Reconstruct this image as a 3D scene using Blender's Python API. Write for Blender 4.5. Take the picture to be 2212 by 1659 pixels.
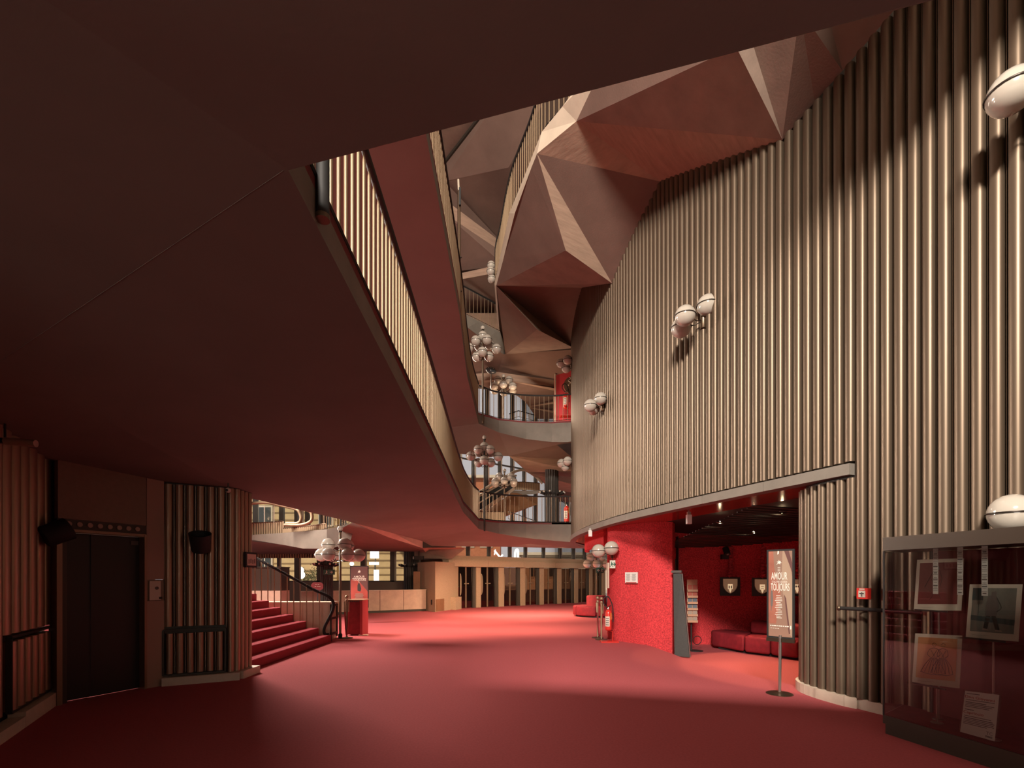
import bpy, math, random
from mathutils import Vector, Matrix
random.seed(7)
for o in list(bpy.data.objects):
    bpy.data.objects.remove(o)
SC = bpy.context.scene
COL = SC.collection
PI = math.pi
F = 1060.0; CX = 1106.0; HZ = 1246.0; EYE = 1.56      # pixel focal length, principal column, horizon row, eye height

# ------------------------------------------------------------------ camera
cam = bpy.data.cameras.new('camera')
cam.sensor_fit = 'HORIZONTAL'; cam.sensor_width = 36.0
cam.lens = 36.0 * F / 2212.0
cam.shift_x = 0.0
cam.shift_y = (HZ - 829.5) / 2212.0
cam.clip_start = 0.05; cam.clip_end = 400
camo = bpy.data.objects.new('camera', cam); COL.objects.link(camo)
camo.location = (0, 0, EYE); camo.rotation_euler = (PI / 2, 0, 0)
SC.camera = camo

# ------------------------------------------------------------------ view, world, sun, area lights
SC.view_settings.view_transform = 'Standard'
SC.view_settings.look = 'None'
SC.view_settings.exposure = 0.0
SC.view_settings.gamma = 1.0
SC.view_settings.use_curve_mapping = False
W = bpy.data.worlds.new('world'); SC.world = W; W.use_nodes = True
bg = W.node_tree.nodes['Background']
bg.inputs[0].default_value = (0.66, 0.60, 0.62, 1); bg.inputs[1].default_value = 0.95

def lamp(kind, name, loc, target, energy, color, size=1.0, size_y=None, spot=None, blend=0.3):
    L = bpy.data.lights.new(name, kind)
    L.energy = energy; L.color = color
    if kind == 'AREA':
        L.size = size
        if size_y: L.shape = 'RECTANGLE'; L.size_y = size_y
    elif kind == 'SUN':
        L.angle = size
    else:
        L.shadow_soft_size = size
        if kind == 'SPOT':
            L.spot_size = spot; L.spot_blend = blend
    o = bpy.data.objects.new(name, L); COL.objects.link(o)
    o.location = loc
    d = Vector(target) - Vector(loc)
    o.rotation_euler = d.to_track_quat('-Z', 'Y').to_euler()
    return o

lamp('SUN', 'sun', (0, 0, 40), (9, 16, 25), 3.2, (1.0, 0.82, 0.60), 0.01)
lamp('AREA', 'window_light_behind', (-2.5, -8.5, 10.8), (1.4, 9.0, 0.6), 6600, (1.0, 0.88, 0.76), 3.6, 1.1)
lamp('AREA', 'skylight_hall', (0.6, 9.5, 14.4), (0.9, 12.0, 4.0), 170, (1.0, 0.78, 0.58), 3.0, 3.0)  # added fill from above for the roof and folded soffits
lamp('AREA', 'foyer_fill_left', (-3.6, 21.5, 9.4), (1.5, 12, 6.5), 300, (1.0, 0.80, 0.62), 4.0, 2.0)
lamp('AREA', 'room_behind', (-1.5, -7.5, 2.0), (-0.6, 6.0, 1.9), 230, (1.0, 0.88, 0.76), 6.0, 1.8)  # added fill from behind the camera for foreground and soffit
lamp('AREA', 'lobby_light', (-7.2, 0.2, 2.3), (3.9, 4.4, 0.9), 120, (1.0, 0.86, 0.72), 2.0, 1.0)  # added fill from the left to brighten the display case
lamp('AREA', 'gallery_uplight_two', (0.3, 18.0, 7.02), (0.4, 18.7, 9.2), 60, (1.0, 0.70, 0.45), 2.2, 0.4)  # added upward fill for the beams, hidden behind the gallery edge
lamp('AREA', 'gallery_uplight_one', (0.5, 18.2, 3.50), (0.8, 19.5, 6.0), 60, (1.0, 0.70, 0.45), 2.2, 0.4)  # added upward fill for the folded concrete, also hidden
lamp('SPOT', 'stair_window_low', (-9.0, 14.5, 2.4), (3.2, 6.7, 1.0), 1700, (1.0, 0.84, 0.72), 0.5, spot=0.8, blend=0.7)
lamp('POINT', 'vestibule_lamp', (0.8, 27.0, 2.2), (0.8, 27, 0), 110, (1.0, 0.72, 0.48), 0.1)  # added fill to brighten the space behind the smoked doors
lamp('AREA', 'stair_window', (-9.2, 14.6, 6.2), (-3.4, 9.4, 0.0), 1900, (1.0, 0.84, 0.72), 3.0, 2.0)
for i, (x, y) in enumerate([(-2.2, 13.5), (0.2, 14.5), (-1.8, 17.5), (0.6, 18.6), (-0.8, 20.0), (2.0, 20.2)]):
    lamp('SPOT', 'downlight', (x, y, 2.72), (x + 0.3, y + 1.6, 0), 500, (1.0, 0.70, 0.46), 0.05, spot=2.5, blend=0.6)

# ------------------------------------------------------------------ helpers
def at(u, v, Y):
    return Vector(((u - CX) / F * Y, Y, EYE + (HZ - v) / F * Y))
def atz(u, v, Z):
    Y = (Z - EYE) * F / (HZ - v)
    return at(u, v, Y)
def fl(u, v, z=0.0):
    return atz(u, v, z)

MATS = {}
def mat(name, col, rough=0.6, metal=0.0, var=0.0, scale=20.0, bump=0.0, bscale=80.0, stretch=(1, 1, 1), spec=0.5, emit=None, es=1.0, col2=None, coat=0.0):
    m = bpy.data.materials.new(name); m.use_nodes = True
    nt = m.node_tree; N = nt.nodes; L = nt.links
    b = N['Principled BSDF']
    b.inputs['Base Color'].default_value = (*col, 1)
    b.inputs['Roughness'].default_value = rough
    b.inputs['Metallic'].default_value = metal
    b.inputs['Specular IOR Level'].default_value = spec
    if coat: b.inputs['Coat Weight'].default_value = coat; b.inputs['Coat Roughness'].default_value = 0.12
    if emit:
        b.inputs['Emission Color'].default_value = (*emit, 1); b.inputs['Emission Strength'].default_value = es
    if var or bump or col2:
        tc = N.new('ShaderNodeTexCoord'); mp = N.new('ShaderNodeMapping')
        mp.inputs['Scale'].default_value = stretch
        L.new(tc.outputs['Object'], mp.inputs['Vector'])
        if var or col2:
            n = N.new('ShaderNodeTexNoise'); n.inputs['Scale'].default_value = scale; n.inputs['Detail'].default_value = 6; n.inputs['Roughness'].default_value = 0.6
            L.new(mp.outputs[0], n.inputs['Vector'])
            r = N.new('ShaderNodeValToRGB')
            r.color_ramp.elements[0].position = 0.3; r.color_ramp.elements[1].position = 0.7
            c2 = col2 or tuple(c * (1 + var) for c in col)
            c1 = col if col2 else tuple(c * (1 - var) for c in col)
            r.color_ramp.elements[0].color = (*c1, 1); r.color_ramp.elements[1].color = (*c2, 1)
            L.new(n.outputs['Fac'], r.inputs[0]); L.new(r.outputs[0], b.inputs['Base Color'])
        if bump:
            n2 = N.new('ShaderNodeTexNoise'); n2.inputs['Scale'].default_value = bscale; n2.inputs['Detail'].default_value = 3
            L.new(mp.outputs[0], n2.inputs['Vector'])
            bp = N.new('ShaderNodeBump'); bp.inputs['Strength'].default_value = bump; bp.inputs['Distance'].default_value = 0.02
            L.new(n2.outputs['Fac'], bp.inputs['Height']); L.new(bp.outputs[0], b.inputs['Normal'])
    MATS[name] = m
    return m
def glass(name, tint=(1, 1, 1), refl=0.06, rough=0.02):
    m = bpy.data.materials.new(name); m.use_nodes = True
    nt = m.node_tree; N = nt.nodes; L = nt.links
    N.remove(N['Principled BSDF'])
    t = N.new('ShaderNodeBsdfTransparent'); t.inputs[0].default_value = (*tint, 1)
    g = N.new('ShaderNodeBsdfGlossy'); g.inputs['Roughness'].default_value = rough
    lw = N.new('ShaderNodeFresnel'); lw.inputs[0].default_value = 1.45
    mt = N.new('ShaderNodeMath'); mt.operation = 'MULTIPLY_ADD'; mt.inputs[1].default_value = 0.8; mt.inputs[2].default_value = refl - 0.03
    L.new(lw.outputs[0], mt.inputs[0])
    mx = N.new('ShaderNodeMixShader')
    L.new(mt.outputs[0], mx.inputs[0]); L.new(t.outputs[0], mx.inputs[1]); L.new(g.outputs[0], mx.inputs[2])
    L.new(mx.outputs[0], N['Material Output'].inputs[0])
    MATS[name] = m
    return m

mat('carpet', (0.43, 0.094, 0.104), 0.95, var=0.10, scale=45, bump=0.25, bscale=300, spec=0.1)
mat('carpet_stair', (0.40, 0.065, 0.085), 0.95, var=0.10, scale=45, bump=0.3, bscale=200, spec=0.1)
mat('soffit_mid', (0.20, 0.142, 0.120), 0.9, var=0.08, scale=0.8, bump=0.03, bscale=40, spec=0.2)
mat('cabinet_glass', (0.05, 0.032, 0.024), 0.32, coat=0.3)
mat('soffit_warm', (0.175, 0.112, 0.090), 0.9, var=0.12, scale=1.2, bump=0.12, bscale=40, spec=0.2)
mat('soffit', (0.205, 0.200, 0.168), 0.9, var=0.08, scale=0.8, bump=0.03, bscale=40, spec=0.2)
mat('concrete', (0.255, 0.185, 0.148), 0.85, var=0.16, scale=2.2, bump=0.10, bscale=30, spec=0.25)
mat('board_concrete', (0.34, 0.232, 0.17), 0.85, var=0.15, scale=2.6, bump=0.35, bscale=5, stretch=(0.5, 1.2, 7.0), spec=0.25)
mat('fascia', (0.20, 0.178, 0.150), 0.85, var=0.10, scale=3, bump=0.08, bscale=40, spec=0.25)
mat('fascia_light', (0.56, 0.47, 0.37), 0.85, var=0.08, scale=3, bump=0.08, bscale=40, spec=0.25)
mat('bronze', (0.160, 0.117, 0.081), 0.43, 0.62)
mat('bronze_dark', (0.055, 0.048, 0.038), 0.5, 0.4)
mat('brass', (0.36, 0.265, 0.170), 0.52, 0.60)
mat('black_metal', (0.020, 0.020, 0.020), 0.62, spec=0.35)
mat('rail_black', (0.020, 0.018, 0.017), 0.6, spec=0.3)
mat('rail_bronze', (0.17, 0.12, 0.08), 0.35, 0.8)
mat('steel', (0.45, 0.43, 0.40), 0.3, 0.9)
mat('plinth', (0.60, 0.50, 0.40), 0.6, var=0.08, scale=6, bump=0.05, bscale=60)
mat('marble', (0.52, 0.37, 0.28), 0.35, var=0.13, scale=3.5, bump=0.02)
mat('marble_pale', (0.60, 0.49, 0.37), 0.4, var=0.10, scale=4)
mat('aggregate', (0.42, 0.30, 0.20), 0.9, var=0.30, scale=60, bump=0.35, bscale=70, spec=0.2)
mat('red_plush', (0.60, 0.052, 0.060), 0.9, var=0.45, scale=38, bump=0.7, bscale=55, spec=0.2)
mat('red_lacquer', (0.34, 0.045, 0.03), 0.22, coat=0.4)
mat('poster_rust', (0.33, 0.115, 0.075), 0.7, var=0.2, scale=3)
mat('red_velvet', (0.22, 0.014, 0.022), 0.75, var=0.20, scale=8, bump=0.1, bscale=30, spec=0.3)
mat('red_board', (0.40, 0.03, 0.04), 0.6)
mat('dark_ceiling', (0.020, 0.018, 0.016), 0.7)
mat('black_slat', (0.035, 0.030, 0.026), 0.5)
mat('globe', (0.47, 0.43, 0.37), 0.12, coat=0.5)
mat('ring', (0.045, 0.035, 0.028), 0.35, 0.6)
mat('lift_door', (0.034, 0.032, 0.030), 0.45, 0.5)
mat('lift_panel', (0.20, 0.145, 0.10), 0.5, var=0.06)
mat('lift_frame', (0.26, 0.17, 0.115), 0.4, 0.5)
mat('pilaster', (0.34, 0.22, 0.165), 0.5)
mat('lit_dot', (0.34, 0.27, 0.20), 0.5)
mat('anthracite', (0.055, 0.058, 0.056), 0.75, var=0.1, scale=30)
mat('paper', (0.60, 0.53, 0.44), 0.8)
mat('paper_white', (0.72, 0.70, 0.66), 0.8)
mat('ink', (0.03, 0.028, 0.026), 0.8)
mat('ink_grey', (0.14, 0.12, 0.11), 0.8)
mat('ink_pale', (0.80, 0.74, 0.66), 0.8)
mat('ink_red', (0.36, 0.07, 0.04), 0.8)
mat('poster_red', (0.26, 0.045, 0.035), 0.7, col2=(0.44, 0.07, 0.05), scale=2.0)
mat('poster_dark', (0.12, 0.05, 0.045), 0.7)
mat('poster_brown', (0.30, 0.165, 0.115), 0.65, col2=(0.24, 0.15, 0.11), scale=2.0)
mat('poster_drape', (0.36, 0.25, 0.175), 0.65)
mat('maroon_print', (0.15, 0.030, 0.026), 0.8, var=0.15, scale=9)
mat('teal_print', (0.21, 0.20, 0.165), 0.8, col2=(0.13, 0.15, 0.135), scale=4)
mat('teal_dark', (0.045, 0.075, 0.075), 0.8)
mat('orange_print', (0.58, 0.24, 0.11), 0.8, col2=(0.50, 0.27, 0.13), scale=4)
mat('case_bronze', (0.050, 0.034, 0.023), 0.38, 0.35)
mat('case_red', (0.125, 0.012, 0.014), 0.9, var=0.12, scale=12)
mat('case_cloth', (0.13, 0.014, 0.018), 0.95, var=0.3, scale=6)
mat('ext_red', (0.62, 0.035, 0.025), 0.3, coat=0.3)
mat('sign_red', (0.45, 0.03, 0.025), 0.5)
mat('label_white', (0.62, 0.56, 0.48), 0.6)
mat('label_yellow', (0.70, 0.34, 0.07), 0.5)
mat('exit_green', (0.02, 0.10, 0.065), 0.5)
mat('exit_white', (0.62, 0.66, 0.58), 0.5)
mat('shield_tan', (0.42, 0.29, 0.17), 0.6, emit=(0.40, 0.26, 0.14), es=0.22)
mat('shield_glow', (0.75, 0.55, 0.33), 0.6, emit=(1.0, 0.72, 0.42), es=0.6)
mat('shield_dark', (0.018, 0.026, 0.022), 0.6)
mat('stone_warm', (0.62, 0.47, 0.27), 0.9, var=0.12, scale=1.5)
mat('stone_line', (0.30, 0.21, 0.12), 0.9)
mat('stone_pale', (0.66, 0.58, 0.48), 0.9, var=0.08, scale=1.5)
mat('brick_red', (0.46, 0.17, 0.09), 0.9, var=0.14, scale=2.5)
mat('pane_dark', (0.05, 0.06, 0.065), 0.15)
mat('shrub', (0.16, 0.17, 0.08), 0.9, var=0.4, scale=8)
mat('paving', (0.42, 0.36, 0.29), 0.9, var=0.08, scale=0.4)
mat('mullion', (0.11, 0.10, 0.085), 0.45, 0.5)
mat('mullion_pale', (0.46, 0.40, 0.31), 0.5)
mat('bulb', (1, 1, 1), 0.3, emit=(1.0, 0.72, 0.42), es=45)
mat('bulb_white', (1, 1, 1), 0.3, emit=(1.0, 0.93, 0.85), es=3.0)
mat('neon', (1, 1, 1), 0.3, emit=(1.0, 0.96, 0.92), es=1.6)
mat('ceiling_plain', (0.24, 0.165, 0.13), 0.9)
mat('wall_plain', (0.20, 0.15, 0.12), 0.9)
mat('tobacco_panel', (0.24, 0.115, 0.055), 0.5, var=0.15, scale=3)
mat('leaflet_a', (0.40, 0.10, 0.07), 0.6); mat('leaflet_b', (0.10, 0.13, 0.16), 0.6); mat('leaflet_c', (0.30, 0.25, 0.20), 0.6)
mat('box_wood', (0.46, 0.27, 0.17), 0.6)
glass('glass', (0.94, 0.95, 0.93), 0.05)
glass('glass_case', (0.96, 0.97, 0.95), 0.055)
glass('glass_smoked', (0.50, 0.34, 0.25), 0.08)

class MB:
    def __init__(s): s.v = []; s.f = []
    def add(s, vs, fs):
        n = len(s.v); s.v += [Vector(p) for p in vs]; s.f += [tuple(i + n for i in f) for f in fs]; return s
    def box(s, x0, x1, y0, y1, z0, z1):
        return s.add([(x0, y0, z0), (x1, y0, z0), (x1, y1, z0), (x0, y1, z0), (x0, y0, z1), (x1, y0, z1), (x1, y1, z1), (x0, y1, z1)],
                     [(3, 2, 1, 0), (4, 5, 6, 7), (0, 1, 5, 4), (1, 2, 6, 5), (2, 3, 7, 6), (3, 0, 4, 7)])
    def frame(s, o, a, b, c, la, lb, lc):
        """box from corner-centre o: spans +-la/2 along a, +-lb/2 along b, +-lc/2 along c"""
        o = Vector(o); a = Vector(a).normalized() * la / 2; b = Vector(b).normalized() * lb / 2; c = Vector(c).normalized() * lc / 2
        vs = [o + i * a + j * b + k * c for k in (-1, 1) for (i, j) in ((-1, -1), (1, -1), (1, 1), (-1, 1))]
        return s.add(vs, [(3, 2, 1, 0), (4, 5, 6, 7), (0, 1, 5, 4), (1, 2, 6, 5), (2, 3, 7, 6), (3, 0, 4, 7)])
    def wallbox(s, p, q, z0, z1, t, side=0.0):
        """vertical slab between plan points p and q, thickness t, offset side (0 centred)"""
        p = Vector((p[0], p[1])); q = Vector((q[0], q[1])); d = (q - p).normalized(); n = Vector((-d.y, d.x))
        a = p + n * (side + t / 2); b = q + n * (side + t / 2); c = q + n * (side - t / 2); e = p + n * (side - t / 2)
        return s.prism([e, c, b, a], z0, z1)
    def prism(s, pts, z0, z1):
        n = len(pts)
        vs = [(p[0], p[1], z0) for p in pts] + [(p[0], p[1], z1) for p in pts]
        return s.add(vs, [tuple(range(n - 1, -1, -1)), tuple(range(n, 2 * n))] + [(i, (i + 1) % n, n + (i + 1) % n, n + i) for i in range(n)])
    def tube(s, path, r, n=8, closed=False, caps=True):
        path = [Vector(p) for p in path]; m = len(path)
        rs = r if isinstance(r, (list, tuple)) else [r] * m
        rings = []; prev = None
        for i, p in enumerate(path):
            if closed: t = path[(i + 1) % m] - path[i - 1]
            else: t = path[min(i + 1, m - 1)] - path[max(i - 1, 0)]
            if t.length < 1e-9: t = Vector((0, 0, 1))
            t.normalize()
            if prev is None:
                up = Vector((0, 0, 1)) if abs(t.z) < 0.9 else Vector((1, 0, 0))
                a = t.cross(up).normalized()
            else:
                a = prev - t * prev.dot(t)
                a = a.normalized() if a.length > 1e-6 else t.orthogonal().normalized()
            prev = a; b = t.cross(a)
            rings.append([p + (a * math.cos(k * 2 * PI / n) + b * math.sin(k * 2 * PI / n)) * rs[i] for k in range(n)])
        vs = [q for ring in rings for q in ring]; fs = []
        for i in range(m if closed else m - 1):
            j = (i + 1) % m
            for k in range(n):
                fs.append((i * n + k, i * n + (k + 1) % n, j * n + (k + 1) % n, j * n + k))
        if caps and not closed:
            fs.append(tuple(range(n - 1, -1, -1))); fs.append(tuple((m - 1) * n + k for k in range(n)))
        return s.add(vs, fs)
    def cyl(s, p, q, r, n=12): return s.tube([p, q], r, n)
    def lathe(s, prof, c=(0, 0, 0), n=20):
        c = Vector(c); vs = []; fs = []
        for (r, z) in prof:
            for k in range(n):
                vs.append(c + Vector((r * math.cos(2 * PI * k / n), r * math.sin(2 * PI * k / n), z)))
        for i in range(len(prof) - 1):
            for k in range(n):
                fs.append((i * n + k, i * n + (k + 1) % n, (i + 1) * n + (k + 1) % n, (i + 1) * n + k))
        fs.append(tuple(range(n - 1, -1, -1))); fs.append(tuple((len(prof) - 1) * n + k for k in range(n)))
        return s.add(vs, fs)
    def sphere(s, c, r, n=16, m=10):
        return s.lathe([(max(1e-4, r * math.sin(PI * i / m)), -r * math.cos(PI * i / m)) for i in range(m + 1)], c, n)
    def poly(s, pts): return s.add(pts, [tuple(range(len(pts)))])
    def strip(s, A, B):
        n = len(A)
        return s.add(list(A) + list(B), [(i, i + 1, n + i + 1, n + i) for i in range(n - 1)])
    def mesh(s, name, m, smooth=False):
        me = bpy.data.meshes.new(name)
        me.from_pydata([tuple(p) for p in s.v], [], s.f); me.update()
        if m: me.materials.append(MATS[m])
        if smooth:
            for p in me.polygons: p.use_smooth = True
            try: me.set_sharp_from_angle(angle=math.radians(smooth if smooth is not True else 40))
            except Exception: pass
        return me
    def build(s, name, m, parent=None, smooth=False):
        off = OFF.get(parent.name, Vector()) if parent else Vector()
        if off.length: s.v = [p - off for p in s.v]
        return place(name, s.mesh(name, m, smooth), parent)

OFF = {}
def place(name, me, parent=None, loc=(0, 0, 0), rot=(0, 0, 0), scale=(1, 1, 1)):
    """link an object that uses mesh ME; LOC is in the parent's space"""
    o = bpy.data.objects.new(name, me); COL.objects.link(o)
    o.location = loc; o.rotation_euler = rot; o.scale = scale
    if parent:
        o.parent = parent; OFF[o.name] = OFF.get(parent.name, Vector()).copy()
    return o
def tag(o, label, cat, group=None):
    o['label'] = label; o['category'] = cat
    if group: o['group'] = group
    return o
def thing(name, label, cat, loc=(0, 0, 0), group=None):
    o = bpy.data.objects.new(name, None); COL.objects.link(o)
    o.empty_display_size = 0.1
    o.location = loc; OFF[o.name] = Vector(loc)
    return tag(o, label, cat, group)
def struct(o, label=None):
    o['kind'] = 'structure'
    if label: o['label'] = label
    return o
def W2L(parent, p): return Vector(p) - OFF.get(parent.name, Vector())
def text(s, size, loc, right, up, m, parent, name='lettering', sx=1.0, align='CENTER', thick=0.0):
    cu = bpy.data.curves.new(name, 'FONT'); cu.body = s; cu.size = size; cu.align_x = align; cu.align_y = 'CENTER'
    cu.offset = thick; cu.resolution_u = 3
    cu.materials.append(MATS[m])
    tmp = bpy.data.objects.new(name + '_curve', cu)
    me = bpy.data.meshes.new_from_object(tmp); bpy.data.objects.remove(tmp)
    o = bpy.data.objects.new(name, me); COL.objects.link(o); o.parent = parent
    r = Vector(right).normalized(); u = Vector(up).normalized(); n = r.cross(u)
    M = Matrix(((r.x * sx, u.x, n.x, 0), (r.y * sx, u.y, n.y, 0), (r.z * sx, u.z, n.z, 0), (0, 0, 0, 1)))
    o.matrix_local = Matrix.Translation(W2L(parent, loc)) @ M
    return o
def spline(pts, n=16):
    """Catmull-Rom through pts (any dimension)"""
    P = [Vector(p) for p in pts]; P = [2 * P[0] - P[1]] + P + [2 * P[-1] - P[-2]]
    out = []
    for i in range(1, len(P) - 2):
        for k in range(n):
            t = k / n; a, b, c, d = P[i - 1], P[i], P[i + 1], P[i + 2]
            out.append(0.5 * ((2 * b) + (c - a) * t + (2 * a - 5 * b + 4 * c - d) * t * t + (3 * b - a - 3 * c + d) * t ** 3))
    out.append(P[-2]); return out
def resample(path, step):
    out = [path[0].copy()]; need = step
    for a, b in zip(path, path[1:]):
        L = (b - a).length; pos = 0
        while L - pos >= need:
            pos += need; out.append(a + (b - a) * pos / L); need = step
        need -= L - pos
    return out
def lerp_tab(tab, x):
    if x <= tab[0][0]: return tab[0][1]
    for (a, va), (b, vb) in zip(tab, tab[1:]):
        if x <= b: return va + (vb - va) * (x - a) / (b - a)
    return tab[-1][1]
# ================================================================== SETTING
# floor: main level, cut along the curved lip of the sunken alcove
lip = spline([(2.42, 12.45, 0), (3.05, 11.28, 0), (3.22, 10.2, 0), (3.33, 9.3, 0), (3.62, 8.3, 0), (3.95, 7.3, 0), (4.2, 6.9, 0)], 8)
outer = [(-16, -9), (12, -9), (12, 6.2), (4.9, 6.2)]
pts = [(p[0], p[1]) for p in outer] + [(p.x, p.y) for p in reversed(lip)] + [(2.6, 13.2), (3.2, 16), (4.2, 21), (9, 30.5), (-16, 30.5)]
fb = MB(); fb.prism(pts, -0.35, 0.0)
struct(fb.build('floor', 'carpet'), 'red carpet of the foyer')
al = [(p.x + 0.0, p.y) for p in lip] + [(4.6, 6.6), (12, 6.6), (12, 15), (3.0, 15), (2.6, 13.2)]
struct(MB().prism(al, -0.4, -0.2).build('floor', 'carpet'), 'carpet of the sunken alcove')

# outer shell (closes the hall so that daylight only comes through its windows)
struct(MB().box(-16, 12, -9.3, -9.0, 0, 15.5).build('wall_back', 'wall_plain'))
struct(MB().box(-16.3, -16, -9, 22, 0, 15.5).build('wall_left', 'wall_plain'))
struct(MB().box(12, 12.3, -9, 31, -0.4, 15.5).build('wall_right', 'wall_plain'))
struct(MB().box(-16.3, 12.3, -9.3, 31.5, 15.2, 15.5).build('ceiling', 'ceiling_plain'))

# ------------------------------------------------------------------ the fluted drum wall
drum = spline([(5.25, 2.4, 0), (4.95, 3.5, 0), (4.60, 4.4, 0), (4.06, 5.93, 0), (3.81, 6.6, 0), (3.47, 7.56, 0), (2.94, 9.17, 0), (2.42, 11.1, 0),
               (2.08, 13.5, 0), (2.0, 15.4, 0), (2.11, 17.2, 0), (2.5, 19.2, 0), (3.2, 21.2, 0)], 24)
SL = resample(drum, 0.14)
topz = [(2.0, 8.4), (5.35, 7.85), (5.98, 7.71), (6.8, 7.61), (9.5, 9.2), (11.6, 8.5), (14.0, 9.83), (14.5, 10.06), (17.5, 10.2), (22, 10.3)]
Y_SPLIT = 5.87
wr = MB()
back = [p + Vector((0.10, 0.03, 0)) for p in SL]
hi = [Vector((p.x, p.y, lerp_tab(topz, p.y) + 0.25)) for p in back]
lo = [Vector((p.x, p.y, (0.0 if p.y < Y_SPLIT else 2.80))) for p in back]
wr.strip(lo, hi)
wall = struct(wr.build('wall_right', 'bronze_dark'), 'tall curved wall of bronze half-round flutes')
# one flute: half-round face, two shadow flanges and a thin rib in the joint
prof = [(-0.052, -0.07), (-0.0505, -0.002)] + [(-0.0495 * math.cos(PI * k / 10), 0.003 + 0.038 * math.sin(PI * k / 10)) for k in range(11)] + [(0.0505, -0.002), (0.052, -0.07)]
sb = MB()
for (x, y) in prof: sb.v += [Vector((x, y, 0)), Vector((x, y, 1))]
for i in range(len(prof) - 1): sb.f.append((2 * i, 2 * i + 2, 2 * i + 3, 2 * i + 1))
n0 = 2 * 2; sb.f.append(tuple(2 * i for i in range(len(prof) - 1, -1, -1)))
rib = [(0.0670, -0.06), (0.0670, -0.008), (0.0726, -0.008), (0.0726, -0.06)]
n = len(sb.v)
for (x, y) in rib: sb.v += [Vector((x, y, 0)), Vector((x, y, 1))]
for i in range(3): sb.f.append((n + 2 * i, n + 2 * i + 2, n + 2 * i + 3, n + 2 * i + 1))
FLUTE = sb.mesh('slat', 'bronze', 50)
def flutes(parent, path, zlo, zhi, mesh=FLUTE, flip=False):
    for a, b in zip(path, path[1:]):
        m = (a + b) / 2; d = (b - a)
        z0 = zlo(m) if callable(zlo) else zlo; z1 = zhi(m) if callable(zhi) else zhi
        ang = math.atan2(d.y, d.x)
        place('slat', mesh, parent, W2L(parent, (m.x, m.y, z0)), (0, 0, ang + (PI if flip else 0)), (d.length / 0.14, 1, z1 - z0))
flutes(wall, SL, lambda m: 0.125 if m.y < Y_SPLIT else 2.945, lambda m: lerp_tab(topz, m.y))
# band under the raised part
band = [Vector((4.085, 5.875, 0))] + [p for p in SL if p.y >= 5.93]
tb = MB()
def offs(path, d):
    out = []
    for i, p in enumerate(path):
        t = path[min(i + 1, len(path) - 1)] - path[max(i - 1, 0)]; t.normalize()
        out.append(p + Vector((-t.y, t.x, 0)) * d)
    return out
bo = offs(band, 0.075)
def ribbon(mb, path_out, path_in, z0, z1):
    A = [Vector((p.x, p.y, z0)) for p in path_out]; B = [Vector((p.x, p.y, z1)) for p in path_out]
    C = [Vector((p.x, p.y, z1)) for p in path_in]; D = [Vector((p.x, p.y, z0)) for p in path_in]
    mb.strip(A, B); mb.strip(B, C); mb.strip(C, D); mb.strip(D, A)
    mb.poly([A[0], B[0], C[0], D[0]]); mb.poly([A[-1], D[-1], C[-1], B[-1]])
tr = struct(thing('trim_1', 'pale metal band along the foot of the raised flutes', 'trim'))
del tr['category']
k = 0; step = 9
while k < len(bo) - 1:
    e = min(k + step, len(bo) - 1)
    seg = MB(); o_ = bo[k:e + 1]; i_ = band[k:e + 1]
    o2 = [p.copy() for p in o_]; o2[-1] = o2[-1] + (o2[-2] - o2[-1]) * 0.05
    ribbon(seg, o2, [p + Vector((0.12, 0.04, 0)) for p in i_], 2.78, 2.915)
    seg.build('band_panel', 'fascia_light' if False else 'fascia', tr)
    k = e
# red lacquer soffit behind the band, then the dark raked ceiling of the alcove
inn = [Vector((p.x + 0.95, p.y + 0.42, 2.80)) for p in band]
sf = MB(); sf.strip([Vector((p.x + 0.02, p.y, 2.80)) for p in band], inn)
struct(sf.build('ceiling', 'red_lacquer'), 'red lacquer soffit under the band')
def dz(y): return 2.79 - 0.0774 * (y - 7.7)
dc = MB(); dpts = [p for p in inn if 5.5 < p.y < 12.9]
dc.strip(dpts, [Vector((p.x + 7, p.y + 3.0, dz(p.y + 3.0))) for p in dpts])
dcl = struct(dc.build('ceiling', 'dark_ceiling'), 'dark raked ceiling over the alcove')
gm = MB().box(-3.3, 3.3, -0.012, 0.012, -0.02, 0.0).mesh('slat', 'black_slat')
for i in range(44):
    y = 7.9 + i * 0.17
    place('slat', gm, dcl, (6.9, y + 1.0, dz(y + 1.0) + 0.0), (0, 0, math.radians(20)))

# lower fluted wall that turns into the alcove, on its pale plinth
low = spline([(4.095, 5.83, 0), (4.0, 6.18, 0), (3.965, 6.42, 0), (3.975, 6.66, 0), (4.06, 6.88, 0), (4.24, 7.05, 0), (4.6, 7.2, 0), (5.4, 7.4, 0), (7.5, 7.7, 0)], 20)
LS = resample(low, 0.14)
lw = MB(); lb = offs(LS, -0.05)
lw.strip([Vector((p.x, p.y, -0.2)) for p in lb], [Vector((p.x, p.y, 2.80)) for p in lb])
wl = struct(lw.build('wall_right', 'bronze_dark'), 'curved end of the fluted wall beside the alcove')
flutes(wl, LS, 0.125, 2.745)
pl = spline([(4.66, 4.4, 0), (4.12, 5.93, 0)], 12) + low[1:]
pl = resample(pl, 0.10)
bb = struct(thing('baseboard_right', 'pale stone plinth under the fluted wall', 'plinth')); del bb['category']
po = offs(pl, 0.075); k = 0
while k < len(po) - 1 and pl[k].x < 5.5:
    e = min(k + (9 if k < 18 else 6), len(po) - 1)
    seg = MB(); o_ = [p.copy() for p in po[k:e + 1]]; o_[-1] = o_[-1] + (o_[-2] - o_[-1]) * 0.05
    ribbon(seg, o_, pl[k:e + 1], -0.2, 0.125)
    seg.build('plinth_block', 'plinth', bb); k = e

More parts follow.
